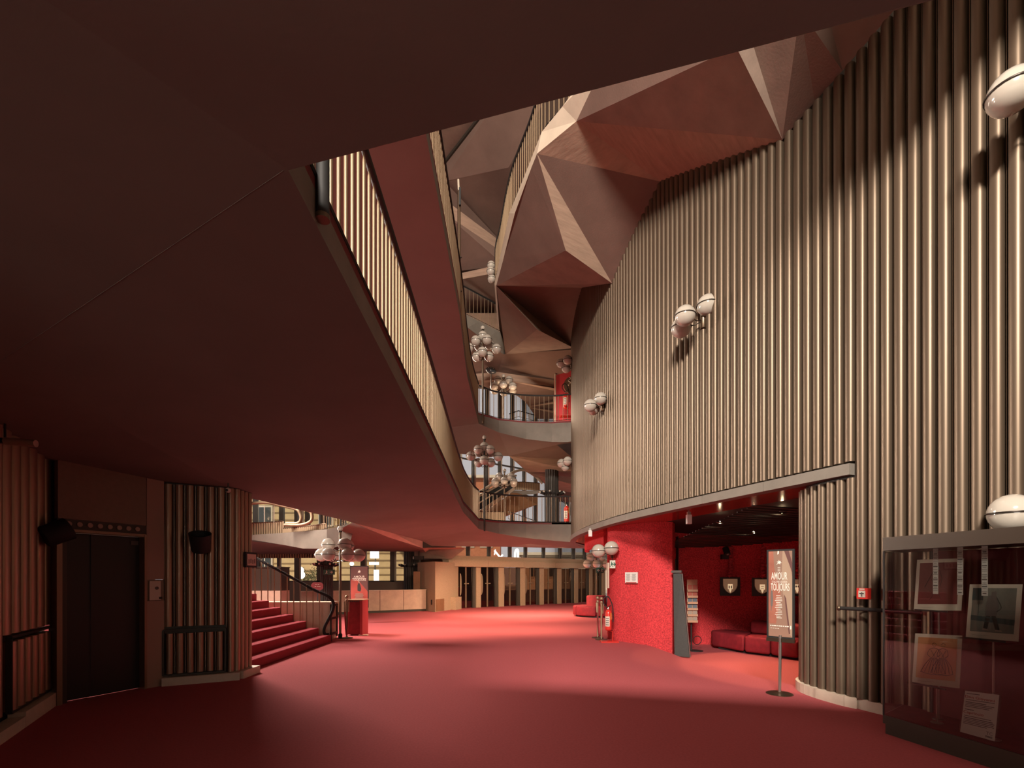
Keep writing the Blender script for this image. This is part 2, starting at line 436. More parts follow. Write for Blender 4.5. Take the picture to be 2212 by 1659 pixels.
# ------------------------------------------------------------------ alcove walls (red plush)
def wallstrip(path, z0, z1, m, name, label=None, thick=0.12, n=14):
    p = spline([(a, b, 0) for a, b in path], n) if len(path) > 2 else [Vector((*path[0], 0)), Vector((*path[1], 0))]
    q = offs(p, thick); mb = MB()
    ribbon(mb, p, q, z0, z1)
    return struct(mb.build(name, m, None, 30), label)
# thick bright block between foyer and alcove
blk = [(2.42, 12.35)] + [(p.x, p.y) for p in spline([(2.55, 11.95, 0), (3.05, 11.27, 0), (3.3, 11.1, 0), (3.6, 11.02, 0)], 8)] + [(3.75, 11.3), (3.8, 12.2), (3.2, 13.1), (2.6, 13.4)]
struct(MB().prism(blk, -0.25, 2.80).build('wall_red', 'red_plush', None, 35), 'bright red plush wall block beside the alcove')
wallstrip([(3.7, 12.6), (4.2, 12.75), (5.4, 12.75), (6.6, 12.3), (7.8, 11.4), (8.6, 10.2), (8.9, 8.6), (8.8, 7.5)], -0.2, 2.9, 'red_plush', 'wall_red', 'dark red curved wall at the back of the alcove')
struct(MB().box(4.245, 4.262, 12.55, 12.70, -0.2, 2.6).build('trim_2', 'black_slat'), 'dark vertical joint in the red wall')
struct(MB().box(3.84, 4.2, 12.55, 12.72, 1.35, 2.02).build('trim_3', 'bronze_dark'), 'dark recess in the red wall')
# red curved bulkhead under the lacquer soffit
wallstrip([(2.62, 13.4), (2.52, 14.4), (2.5, 15.6), (2.58, 16.6), (2.75, 17.4)], 2.42, 2.80, 'red_plush', 'wall_red', 'curved red bulkhead under the drum')

# ------------------------------------------------------------------ storey slabs and their soffits
c1 = Vector((-0.93, 2.04, 3.25)); c2 = Vector((-3.66, 3.50, 3.09)); c3 = Vector((-8.0, 5.83, 2.95))
sfb = MB()
R = [c1, Vector((-1.10, 8.0, 3.23)), Vector((-1.24, 12.5, 3.20)), Vector((-1.10, 16.2, 3.14))]
Lf = [c2, Vector((-4.40, 8.2, 2.88)), Vector((-4.0, 11.45, 2.90)), Vector((-3.37, 18.2, 2.90))]
def patch(mb, a, b, c, d, n=10):
    """bilinear patch a-b / d-c split in n x n faces"""
    g = [[a.lerp(b, i / n).lerp(d.lerp(c, i / n), j / n) for i in range(n + 1)] for j in range(n + 1)]
    mb.add([p for r in g for p in r], [(j * (n + 1) + i, j * (n + 1) + i + 1, (j + 1) * (n + 1) + i + 1, (j + 1) * (n + 1) + i) for j in range(n) for i in range(n)])
for i in range(3): patch(sfb, R[i], R[i + 1], Lf[i + 1], Lf[i])
fr1 = [Vector((-1.10, 16.2, 3.14)), Vector((-0.45, 16.85, 3.04)), Vector((0.5, 17.2, 2.92)), Vector((1.4, 17.3, 2.84)), Vector((2.15, 17.3, 2.78))]
sfb.strip(fr1, [Lf[3], Vector((-3.25, 19.9, 2.80)), Vector((-0.5, 20.2, 2.80)), Vector((1.0, 20.5, 2.78)), Vector((3.6, 20.9, 2.76))])
sfb.poly([c2, c3, Vector((-8.0, 8.6, 2.86)), Lf[1]])
struct(sfb.build('ceiling', 'soffit', None, 8), 'dark brown soffit of the first gallery')
ff = MB()
far = [Vector((1.16, 1.48, 3.27)), Vector((5.4, 0.32, 3.30)), Vector((5.4, -9, 3.3)), Vector((-9, -9, 3.3)), c3, c2, c1]
ff.poly(far); ff.poly([p + Vector((0, 0, 0.28)) for p in reversed(far)])
E = [c1, far[0], far[1]]; ff.strip(E, [p + Vector((0, 0, 0.28)) for p in E])
struct(ff.build('ceiling', 'soffit'), 'dark soffit over the foreground')
# thin bead along the crease
struct(MB().tube([c2 + (c1 - c2) * 0.02, c1 - Vector((0.02, 0, 0))], 0.002, 5).build('trim_4', 'soffit'))
# gallery 1: fascia + floor
F1 = 3.47
e1b = R[:3] + fr1
e1t = [Vector((p.x, p.y, F1)) for p in e1b]
e1t[0] = Vector((-0.93, 2.04, F1))
m1 = MB(); m1.strip(e1b, e1t)
struct(m1.build('trim_5', 'fascia'), 'grey concrete edge of the first gallery')
gp = [(p.x, p.y) for p in e1t] + [(3.2, 20.9), (-0.5, 20.2), (-3.25, 19.9), (-3.37, 18.2), (-4.0, 11.45), (-4.4, 8.2), (-8, 8.2), (-8, 2.2)]
struct(MB().prism(gp, F1 - 0.06, F1 - 0.005).build('floor', 'carpet'), 'first gallery floor')
# dark shadow-gap line on top of the fascia
struct(MB().tube([p + Vector((0, 0, 0.008)) for p in e1t], 0.012, 5).build('trim_6', 'rail_black'))

# gallery 2
F2 = 6.98
e2b = [Vector((-0.98, 2.6, 6.72)), Vector((-1.03, 9.6, 6.72)), Vector((-1.15, 12.5, 6.70)), Vector((-1.10, 16.2, 6.62)), Vector((-0.45, 16.8, 6.50)), Vector((0.5, 17.1, 6.36)), Vector((1.4, 17.15, 6.27)), Vector((2.15, 17.0, 6.22))]
e2t = [Vector((p.x, p.y, F2)) for p in e2b]
m2 = MB(); m2.strip(e2b, e2t)
struct(m2.build('trim_7', 'fascia'), 'grey concrete edge of the second gallery')
s2 = MB()
s2.strip(e2b[:4], [Vector((-9, 2.0, 6.6)), Vector((-9, 9.6, 6.55)), Vector((-9, 12.5, 6.5)), Vector((-9, 18.8, 6.4))])
A2 = [atz(990, 980, 6.25), atz(1045, 985, 6.2), atz(1099.5, 985, 6.2), atz(1203, 961, 6.25), atz(1240, 952, 6.2)]
s2.strip([e2b[3], e2b[4], e2b[5], e2b[6], e2b[7]], A2)
s2.poly([e2b[3], A2[0], Vector((-9, 18.8, 6.4))])
struct(s2.build('ceiling', 'soffit_mid'), 'red-brown soffit of the second gallery')
gp2 = [(p.x, p.y) for p in e2t] + [(3.0, 18.8), (-9, 18.8), (-9, 2.6)]
struct(MB().prism(gp2, F2 - 0.06, F2 - 0.005).build('floor', 'carpet'), 'second gallery floor')
# folded concrete beyond gallery 2
fc = MB()
q1, q2, q3, q4 = atz(1099.5, 985, 6.2), atz(1141, 1021, 6.15), atz(1182, 1048, 6.1), atz(1203, 1085, 6.05)
r0, r1, r2, r3, r4, r5 = atz(1203, 961, 6.25), atz(1243, 994, 6.3), atz(1243, 1017, 5.9), atz(1243, 1031, 6.25), atz(1243, 1048, 5.9), atz(1243, 1078, 6.1)
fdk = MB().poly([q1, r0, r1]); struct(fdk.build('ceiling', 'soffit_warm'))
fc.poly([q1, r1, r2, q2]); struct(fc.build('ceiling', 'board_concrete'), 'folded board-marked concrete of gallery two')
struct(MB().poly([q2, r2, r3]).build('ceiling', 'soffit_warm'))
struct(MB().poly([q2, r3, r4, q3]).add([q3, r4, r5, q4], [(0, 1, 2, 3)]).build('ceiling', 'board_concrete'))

# unseen slab and upright panel, added to shade the upper right wall
struct(MB().box(2.2, 5.0, 1.8, 3.0, 7.35, 7.6).build('floor', 'soffit_warm'), 'second gallery bridge')
struct(MB().box(2.2, 5.0, 2.9, 3.0, 7.6, 8.9).build('wall_front', 'soffit_warm'), 'parapet of the second gallery bridge')
# gallery 3, left side (curved fascia high up behind the stars)
F3 = 10.47
g3t = [atz(990, 672, F3), atz(998, 676, F3), atz(1035, 694, F3), atz(1075, 714, F3), atz(1092, 724, F3)]
g3b = [atz(1000, 700, 9.95), atz(1010, 708, 9.95), atz(1045, 735, 9.85), atz(1087, 765, 9.75), atz(1100, 775, 9.75)]
struct(MB().strip(g3b, g3t).build('trim_8', 'fascia'), 'grey concrete edge of the third gallery')
a1, a2, a3, a4 = atz(1087, 765, 9.75), atz(1076, 803, 9.5), atz(1240, 755, 9.7), atz(1015, 770, 9.6)
rb = MB(); rb.poly([g3b[0], g3b[3], a1, a2, a4]); rb.poly([a1, a3, a2])
rb.poly([g3b[0], a4, atz(900, 760, 9.6), atz(900, 690, 9.9)])
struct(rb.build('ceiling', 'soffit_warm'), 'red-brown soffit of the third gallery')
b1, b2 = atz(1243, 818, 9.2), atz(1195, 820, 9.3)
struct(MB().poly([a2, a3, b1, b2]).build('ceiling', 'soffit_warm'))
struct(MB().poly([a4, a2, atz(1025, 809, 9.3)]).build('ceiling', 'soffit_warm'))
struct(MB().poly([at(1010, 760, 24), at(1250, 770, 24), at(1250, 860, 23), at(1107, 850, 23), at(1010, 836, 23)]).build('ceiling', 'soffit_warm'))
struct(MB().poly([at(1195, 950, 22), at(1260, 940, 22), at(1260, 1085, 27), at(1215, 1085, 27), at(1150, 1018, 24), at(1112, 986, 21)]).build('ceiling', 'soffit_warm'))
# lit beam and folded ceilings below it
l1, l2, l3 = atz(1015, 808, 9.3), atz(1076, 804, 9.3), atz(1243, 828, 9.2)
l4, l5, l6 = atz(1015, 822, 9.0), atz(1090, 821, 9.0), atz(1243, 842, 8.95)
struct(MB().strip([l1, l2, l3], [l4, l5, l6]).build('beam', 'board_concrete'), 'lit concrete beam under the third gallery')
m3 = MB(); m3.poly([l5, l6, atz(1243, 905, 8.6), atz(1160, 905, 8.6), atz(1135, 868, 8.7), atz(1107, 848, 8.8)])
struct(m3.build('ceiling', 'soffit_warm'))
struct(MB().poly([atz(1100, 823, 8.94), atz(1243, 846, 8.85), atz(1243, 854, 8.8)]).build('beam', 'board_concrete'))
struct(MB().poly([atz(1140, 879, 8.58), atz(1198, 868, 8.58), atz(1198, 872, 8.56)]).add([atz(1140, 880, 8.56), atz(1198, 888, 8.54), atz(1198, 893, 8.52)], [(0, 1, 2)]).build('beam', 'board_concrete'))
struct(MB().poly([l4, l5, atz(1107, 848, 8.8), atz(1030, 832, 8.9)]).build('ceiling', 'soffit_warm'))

# ------------------------------------------------------------------ star-folded soffit of gallery 3, right side
S = {}
S['A0'] = atz(1390, 20, 9.75); S['A'] = atz(1305, 135, 9.75); S['B'] = atz(1245, 262, 9.75); S['C'] = atz(1160, 332, 9.75)
S['D'] = atz(1072, 617, 9.75); S['I'] = atz(1092, 766, 9.75)
S['C1'] = atz(1148, 362, 9.75); S['C2'] = atz(1112, 461, 9.75); S['C3'] = atz(1087, 561, 9.75)
def wallpt(u, z=None, v=None, inset=0.06):
    """point on the drum where the column u of the picture meets it"""
    r = (u - CX) / F
    best = min((p for p in SL if p.y < 17.4), key=lambda p: abs(p.x / p.y - r))
    return at(u, v, best.y)
S['E'] = wallpt(1690, v=302); S['F'] = wallpt(1426, v=392); S['G'] = wallpt(1322, v=612); S['G2'] = wallpt(1258, v=622)
S['K'] = at(1240, 752, 17.4); S['N0'] = wallpt(1950, v=0); S['N1'] = wallpt(1820, v=153); S['N2'] = wallpt(1760, v=220); S['N3'] = wallpt(2100, v=-160)
S['H'] = at(1222, 541, 10.6); S['J'] = at(1160, 712, 14.6); S['L'] = at(1590, 101, 6.1); S['M'] = at(1600, 10, 5.9); S['N'] = at(1728, 20, 5.6); S['M9'] = at(1600, -200, 5.6); S['N9'] = at(1730, -200, 5.2)
def facet(names, m='concrete', label=None):
    return struct(MB().poly([S[n] for n in names.split()]).build('ceiling', m), label)
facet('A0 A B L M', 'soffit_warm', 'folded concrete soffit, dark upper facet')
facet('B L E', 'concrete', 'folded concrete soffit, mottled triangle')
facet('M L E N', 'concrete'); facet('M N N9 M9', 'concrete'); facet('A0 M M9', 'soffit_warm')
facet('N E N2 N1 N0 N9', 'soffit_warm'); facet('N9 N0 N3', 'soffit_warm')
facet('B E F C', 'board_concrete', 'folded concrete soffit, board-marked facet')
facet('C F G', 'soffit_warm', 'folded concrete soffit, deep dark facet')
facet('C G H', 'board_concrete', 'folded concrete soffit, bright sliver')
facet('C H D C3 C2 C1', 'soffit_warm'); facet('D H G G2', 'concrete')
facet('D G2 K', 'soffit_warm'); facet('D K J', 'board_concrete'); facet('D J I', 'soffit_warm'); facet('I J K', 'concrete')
# fascia of gallery 3, right side
F3R = 10.1
t3 = [atz(1360, 20, F3R), atz(1285, 135, F3R), atz(1215, 230, F3R), atz(1170, 285, F3R), atz(1140, 362, F3R), atz(1100, 461, F3R), atz(1079, 561, F3R), atz(1068, 613, F3R), Vector((-0.5, 16.4, F3R)), Vector((-0.2, 18.6, F3R))]
b3 = [S['A0'], S['A'], S['B'], S['C'], S['C1'], S['C2'], S['C3'], S['D'], Vector((-0.42, 16.2, 9.75)), S['I']]
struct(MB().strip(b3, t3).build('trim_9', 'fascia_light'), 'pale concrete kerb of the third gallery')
struct(MB().poly(t3 + [Vector((3, 19, F3R)), Vector((6, 6, F3R))]).build('floor', 'soffit_warm'))

# roof facets seen through the well
def roof(pts, m, label=None): return struct(MB().poly([atz(u, v, z) for u, v, z in pts]).build('ceiling', m), label)
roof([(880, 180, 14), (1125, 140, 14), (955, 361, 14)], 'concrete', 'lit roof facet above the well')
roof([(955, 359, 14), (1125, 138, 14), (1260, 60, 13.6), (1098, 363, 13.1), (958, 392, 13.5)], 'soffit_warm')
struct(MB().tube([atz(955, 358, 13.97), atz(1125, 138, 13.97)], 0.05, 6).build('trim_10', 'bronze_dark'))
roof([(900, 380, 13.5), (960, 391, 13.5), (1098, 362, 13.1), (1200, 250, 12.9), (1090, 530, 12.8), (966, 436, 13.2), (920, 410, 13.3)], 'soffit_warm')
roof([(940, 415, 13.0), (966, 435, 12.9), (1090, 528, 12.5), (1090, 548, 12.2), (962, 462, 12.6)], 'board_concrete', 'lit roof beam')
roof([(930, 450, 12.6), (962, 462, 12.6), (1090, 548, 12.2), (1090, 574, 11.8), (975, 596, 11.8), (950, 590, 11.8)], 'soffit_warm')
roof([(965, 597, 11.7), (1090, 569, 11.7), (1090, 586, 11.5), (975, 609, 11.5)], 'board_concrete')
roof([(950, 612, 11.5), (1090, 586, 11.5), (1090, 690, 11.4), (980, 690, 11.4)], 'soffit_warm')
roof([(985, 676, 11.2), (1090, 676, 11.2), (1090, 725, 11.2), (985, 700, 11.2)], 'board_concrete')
# ================================================================== BALUSTRADES
bal = MB().tube([(0, 0, 0), (0, 0, 0.86), (0, 0, 0.925)], [0.0125, 0.0125, 0.002], 8).mesh('baluster', 'brass', 50)
balt = MB().tube([(0, 0, 0), (0, 0, 0.925)], [0.011, 0.011], 6).mesh('baluster', 'brass', 50)
fin = MB().frame((0, 0, 0.43), (1, 0, 0), (0, 1, 0), (0, 0, 1), 0.012, 0.055, 0.86).mesh('baluster', 'brass')
def balustrade(label, path, step, rail_dz=0.95, mesh=bal, rail_r=0.028, railpath=None, skip_end=0):
    """PATH: 3-D line of the kerb top; balusters stand on it, the handrail follows above"""
    P = [Vector(p) for p in path]
    t = thing('balustrade', label, 'railing', P[0])
    rp = railpath or [p + Vector((0, 0, rail_dz)) for p in P]
    MB().tube(rp, rail_r, 8).build('handrail', 'rail_black', t, 50)
    MB().tube([p + Vector((0, 0, 0.03)) for p in P], 0.010, 5).build('base_rail', 'rail_black', t, 50)
    flat = [Vector((p.x, p.y, p.z)) for p in P]
    pts = resample(flat, step)
    for i, p in enumerate(pts[skip_end:]):
        q = pts[min(i + 1, len(pts) - 1)]
        place('baluster', mesh, t, W2L(t, p), (0, 0, 0), (1, 1, rail_dz / 0.95))
    return t
k1 = spline([(-0.93, 2.12, F1), (-1.0, 5.0, F1), (-1.10, 8.0, F1), (-1.21, 11.0, F1), (-1.26, 13.2, F1), (-1.20, 15.0, F1), (-1.08, 16.2, F1)], 8)
def shift(path, dx, dy=0): return [p + Vector((dx, dy, 0)) for p in path]
balustrade('brass baluster railing along the edge of the first gallery, nearest and longest', shift(k1, -0.03), 0.128)
k1b = spline([(-1.08, 16.2, F1), (-0.5, 16.8, F1), (0.5, 17.18, F1), (1.4, 17.28, F1), (2.12, 17.25, F1)], 8)
balustrade('thin brass railing on the grey first-gallery front, above the entrance doors', shift(k1b, 0, 0.03), 0.165, 0.92, balt, 0.026)
k2 = spline([(-0.98, 2.8, F2), (-1.03, 9.6, F2), (-1.13, 12.5, F2), (-1.16, 14.6, F2), (-1.08, 16.2, F2)], 8)
balustrade('brass baluster railing along the long straight edge of the second gallery', shift(k2, -0.03), 0.128)
k2b = spline([(-1.08, 16.2, F2), (-0.5, 16.75, F2), (0.5, 17.05, F2), (1.4, 17.1, F2), (2.05, 16.95, F2)], 8)
balustrade('thin brass railing on the second-gallery front, before the red wall', shift(k2b, 0, 0.03), 0.165, 0.90, balt, 0.03)
k3 = spline(g3t[1:], 6)
balustrade('far brass railing high on the third gallery, seen through the well', k3, 0.17, 0.93, balt, 0.03)
k3r = spline(t3[:-1], 6)
balustrade('golden baluster railing on the pale kerb above the folded concrete', shift(k3r, 0.03), 0.135, 0.92, bal, 0.03)

# ================================================================== SPOTLIGHT at the gallery's near corner
t = thing('spotlight', 'long black cylinder spotlight hanging beside the near end of the brass railing', 'lamp', at(697, 400, 2.5))
p0 = at(697, 470, 2.36); p1 = at(697, 318, 2.36)
MB().cyl(p0, p1, 0.032, 18).build('housing', 'black_metal', t, 50)
MB().lathe([(0.034, -0.012), (0.034, 0.01), (0.024, 0.012), (0.020, 0.03)], p0, 18).build('rim', 'rail_bronze', t, 50)
for k in range(6):
    a = k * PI / 3
    MB().cyl(p0 + Vector((0.026 * math.cos(a), 0.026 * math.sin(a), -0.01)), p0 + Vector((0.010 * math.cos(a), 0.010 * math.sin(a), 0.025)), 0.003, 5).build('reflector_fin', 'steel', t)
tr5 = MB().frame(at(655, 372, 2.22), (0, 1, 0), (0, 0, 1), (1, 0, 0), 0.30, 0.015, 0.01)
struct(tr5.build('trim_11', 'rail_black'))

# ================================================================== LIFT WALL (left)
A0, A1 = fl(0, 1590), fl(108, 1518)
dirA = (A1 - A0).normalized(); Aext = A0 - dirA * 4.5
L0, L1 = fl(117, 1524), fl(312, 1487)
C0, C1, C2 = fl(352, 1480), fl(508, 1467), fl(542, 1454)
C3 = C2 + (C2 - C1).normalized() * 3.0
C3 = Vector((-4.62, 12.0, 0))
TOPW = 3.25
def wallpath(pts, d):
    return [Vector((p.x, p.y, 0)) for p in pts]
wa = MB()
wa.wallbox(Aext, A1, 0, TOPW, 0.10, 0.10)
wa.wallbox(A1 - dirA * 0.06, L0 + (L1 - L0) * 0.02, 0, TOPW, 0.10, 0.06)
wa.wallbox(C0, C1, 0, 3.0, 0.10, 0.10)
wa.wallbox(C1, C2, 0, 3.0, 0.10, 0.10)
wa.wallbox(C2, Vector((-4.50, 8.12, 0)), 0, 3.0, 0.10, 0.10)
wall_l = struct(wa.build('wall_left', 'bronze_dark'), 'fluted bronze wall around the lift')
FL2 = MATS['bronze_left'] = mat('bronze_left', (0.40, 0.275, 0.19), 0.40, 0.72, var=0.03, scale=1.3)
slm = FLUTE.copy(); slm.materials.clear(); slm.materials.append(MATS['bronze_left'])
def panel(p, q, n, z0, z1, mesh=slm, inset=0.0):
    d = (q - p) / n
    nrm = Vector((d.y, -d.x, 0)).normalized()
    for i in range(n):
        m = p + d * (i + 0.5) + nrm * inset
        place('slat', mesh, wall_l, W2L(wall_l, (m.x, m.y, z0)), (0, 0, math.atan2(d.y, d.x) + PI), (d.length / 0.14, 1, z1 - z0))
panel(Aext, A0, 27, 0.2, 3.2)
panel(A0, A1, 6, 0.98, 3.2); panel(A0 + (A1 - A0) * 0.1, A1 - (A1 - A0) * 0.05, 6, 0.2, 0.90, inset=0.012)
panel(C0, C1 - (C1 - C0) * 0.13, 6, 0.84, 2.9); panel(C0 + (C1 - C0) * 0.02, C1 - (C1 - C0) * 0.15, 6, 0.16, 0.74, inset=0.012)
panel(C1 - (C1 - C0) * 0.13, C1, 1, 0.12, 2.9)
panel(C1, C2, 4, 0.12, 2.9)
# hatch frames
def hatch(p, q, z0, z1, off=0.03):
    d = (q - p).normalized(); nrm = Vector((d.y, -d.x, 0)); mb = MB(); o = nrm * off
    for z in (z0, z1): mb.wallbox(p + o, q + o, z - 0.012, z + 0.012, 0.05)
    for e in (p, q): mb.wallbox(e + o - d * 0.012, e + o + d * 0.012, z0, z1, 0.05)
    h = mb.build('hatch_frame', 'bronze_dark', wall_l)
hatch(A0 + (A1 - A0) * 0.08, A1 - (A1 - A0) * 0.04, 0.19, 0.95)
hatch(C0 + (C1 - C0) * 0.01, C1 - (C1 - C0) * 0.14, 0.14, 0.79)
# plinth blocks
bl = struct(thing('baseboard_left', 'pale stone plinth under the left fluted walls', 'plinth')); del bl['category']
def pblock(p, q, h=0.115, out=0.09):
    d = (q - p).normalized(); nrm = Vector((d.y, -d.x, 0))
    MB().wallbox(p + nrm * out * 0.5, q + nrm * out * 0.5, 0, h, out + 0.05).build('plinth_block', 'plinth', bl)
pblock(Aext, A0 + dirA * 0.25); pblock(A0 + dirA * 0.26, A1 + dirA * 0.02, 0.16)
pblock(C0 - (C1 - C0) * 0.0, C1 + (C1 - C0) * 0.07); pblock(C1 + (C2 - C1) * 0.05, C2 + (C2 - C1) * 0.15)
# lift
dl = (L1 - L0).normalized(); nl = Vector((dl.y, -dl.x, 0))
lift = struct(thing('door_1', 'dark two-leaf lift door with a row of indicator discs above', 'door', (L0 + L1) / 2)); del lift['category']
LW = (L1 - L0).length
mid = (L0 + L1) / 2
for a, b in ((0.06, 0.40), (0.405, 0.97)):
    MB().wallbox(L0 + dl * LW * a, L0 + dl * LW * b, 0.01, 2.11, 0.04, 0.10 if a < .1 else 0.085).build('door_leaf', 'lift_door', lift)
MB().wallbox(L0, L0 + dl * 0.055, 0, 2.14, 0.16, 0.02).build('jamb', 'lift_frame', lift)
MB().wallbox(L1 - dl * 0.03, L1, 0, 2.14, 0.16, 0.02).build('jamb', 'lift_frame', lift)
MB().wallbox(L0, L1, 2.115, 2.15, 0.14, 0.02).build('lintel_strip', 'lift_frame', lift)
ip = MB().wallbox(L0 + dl * 0.02, L1, 2.15, 2.27, 0.06, 0.0).build('indicator_panel', 'bronze_dark', lift)
for k in range(8):
    c = L0 + dl * (LW * (0.13 + 0.109 * k)) + nl * 0.034; c.z = 2.215
    q = c + nl * 0.008
    MB().cyl(c, q, 0.030, 14).build('indicator_disc', 'lit_dot', ip, 50)
MB().wallbox(L0 + dl * 0.02, L1 + dl * 0.0, 2.275, 3.2, 0.08, 0.0).build('overdoor_panel', 'lift_panel', lift)
MB().wallbox(L0 + dl * LW * 0.86, L0 + dl * LW * 0.95, 2.00, 2.055, 0.005, 0.055).build('notice_sticker', 'ink_grey', lift)
# pilaster with call plate
P0, P1 = L1 + dl * 0.01, C0 - Vector((0.005, 0, 0))
pil = struct(thing('trim_12', 'pale pilaster between the lift and the fluted panel', 'trim', P0)); del pil['category']
MB().wallbox(P0, P1, 0, 1.22, 0.12, 0.02).build('pilaster_panel', 'pilaster', pil)
MB().wallbox(P0, P1, 1.222, 1.52, 0.10, 0.02).build('pilaster_panel', 'lift_panel', pil)
MB().wallbox(P0, P1, 1.522, 3.0, 0.12, 0.02).build('pilaster_panel', 'pilaster', pil)
dp = (P1 - P0).normalized(); np_ = Vector((dp.y, -dp.x, 0))
t = tag(MB().wallbox(P0 + dp * 0.03 + np_ * 0.045, P1 - dp * 0.05 + np_ * 0.045, 1.32 - 0.09, 1.50, 0.012).build('call_plate', 'paper'), 'metal lift call plate with a round button on the pale pilaster', 'button panel')
cc = P0 + dp * 0.12 + np_ * 0.052; cc.z = 1.40
MB().lathe([(0.022, 0), (0.022, 0.01), (0.014, 0.011), (0.013, 0.006)], (0, 0, 0), 14).build('button', 'ink_grey', t, 50).matrix_local = Matrix.Translation(cc) @ np_.to_track_quat('Z', 'Y').to_matrix().to_4x4()
MB().wallbox(P0 + dp * 0.15 + np_ * 0.055, P0 + dp * 0.19 + np_ * 0.055, 1.245, 1.275, 0.006).build('logo_square', 'ink', t)

# black bucket wall lamps
def bucket(label, c, axis, r0, r1, h, wallp):
    c = Vector(c); a = Vector(axis).normalized()
    t = thing('wall_lamp', label, 'lamp', c, 'black cylinder wall lamps on the lift wall')
    q = a.to_track_quat('Z', 'Y').to_matrix().to_4x4()
    o = place('shade', MB().lathe([(r0 * 0.93, -h / 2), (r0, -h / 2 + 0.02), (r1, h / 2), (r1 * 0.90, h / 2), (r0 * 0.82, -h / 2 + 0.06)], (0, 0, 0), 28).mesh('shade', 'black_metal', 50), t)
    o.matrix_local = q
    b = place('bulb', MB().sphere((0, 0, 0), r0 * 0.45, 14, 8).mesh('bulb', 'black_metal', 50), t); b.matrix_local = q @ Matrix.Translation((0, 0, -h * 0.1))
    MB().tube([c, Vector(wallp)], 0.022, 8).build('bracket', 'black_metal', t, 50)
nA = Vector((dirA.y, -dirA.x, 0))
mA = A0 + (A1 - A0) * 0.72
bucket('black cylinder lamp tilted outward on the leftmost fluted wall', mA + nA * 0.16 + Vector((0, 0, 2.08)), nA * 0.9 + dirA * 0.45 + Vector((0, 0, 0.55)), 0.125, 0.135, 0.26, mA + nA * 0.02 + Vector((0, 0, 2.08)))
mC = C0 + (C1 - C0) * 0.52
nC = Vector(((C1 - C0).y, -(C1 - C0).x, 0)).normalized()
bucket('black cylinder lamp on the fluted panel right of the lift', mC + nC * 0.16 + Vector((0, 0, 2.06)), nC * 0.45 + Vector((0, 0, 1)), 0.12, 0.145, 0.27, mC + nC * 0.02 + Vector((0, 0, 2.04)))
# small framed picture on the corner, cctv, tube camera
dC = (C2 - C1).normalized(); nC2 = Vector((dC.y, -dC.x, 0))
pc = C1 + dC * 0.32 + nC2 * 0.07
t = thing('framed_picture', 'small dark framed picture on the fluted corner before the red stairs', 'picture', pc + Vector((0, 0, 1.83)))
MB().frame(pc + Vector((0, 0, 1.83)), dC, nC2, (0, 0, 1), 0.34, 0.03, 0.24).build('frame', 'rail_black', t)
MB().frame(pc + nC2 * 0.018 + Vector((0, 0, 1.83)), dC, nC2, (0, 0, 1), 0.27, 0.004, 0.18).build('print', 'paper', t)
for k in range(4):
    MB().frame(pc + nC2 * 0.021 + dC * (-0.09 + 0.06 * k) + Vector((0, 0, 1.80 + 0.01 * (k % 2))), dC, nC2, (0, 0, 1), 0.025, 0.003, 0.07).build('figure', 'ink_grey', t)
cv = at(493, 1059, 7.2)
t = thing('security_camera', 'small round security camera under the soffit beside the fluted corner', 'camera', cv)
MB().sphere(cv, 0.038, 16, 10).build('dome', 'paper', t, 50)
MB().cyl(cv + Vector((0, -0.036, -0.005)), cv + Vector((0, -0.042, -0.005)), 0.02, 12).build('lens', 'ink', t, 50)
MB().cyl(cv + Vector((0, 0, 0.03)), cv + Vector((0, 0, 0.30)), 0.012, 8).build('bracket', 'bronze_dark', t)
tc_ = at(40, 957, 4.75)
t = thing('tube_lamp', 'short white tube fitting under the soffit at the left edge', 'lamp', tc_)
MB().cyl(tc_ + Vector((-0.10, -0.03, 0.012)), tc_ + Vector((0.15, 0.02, -0.0)), 0.035, 16).build('tube', 'lit_dot', t, 50)
MB().cyl(tc_ + Vector((-0.2, -0.05, 0.018)), tc_ + Vector((-0.10, -0.03, 0.012)), 0.028, 14).build('socket', 'black_metal', t, 50)
MB().cyl(tc_ + Vector((-0.1, -0.03, 0.02)), tc_ + Vector((-0.1, -0.03, 0.25)), 0.01, 8).build('hanger', 'black_metal', t)

# ================================================================== STAIRS
st = thing('staircase', 'red carpeted stairs rising to the left behind the fluted corner', 'stairs', (-4.37, 10, 0))
RISE, TREAD = 0.165, 0.30
for k in range(7):
    x1 = -4.36 - k * TREAD
    mb = MB().box(x1 - TREAD - 0.06, x1, 8.22, 11.85, k * RISE - (0.04 if k else 0.0), (k + 1) * RISE)
    o = mb.build('step', 'carpet_stair', st)
    bv = o.modifiers.new('bevel', 'BEVEL'); bv.width = 0.018; bv.segments = 2; bv.limit_method = 'ANGLE'
# stringer side (dark edge) and landing
MB().prism([(-4.36, 11.86), (-6.6, 11.86), (-6.6, 11.9), (-4.36, 11.9)], 0, 0.12).build('stringer', 'bronze_dark', st)
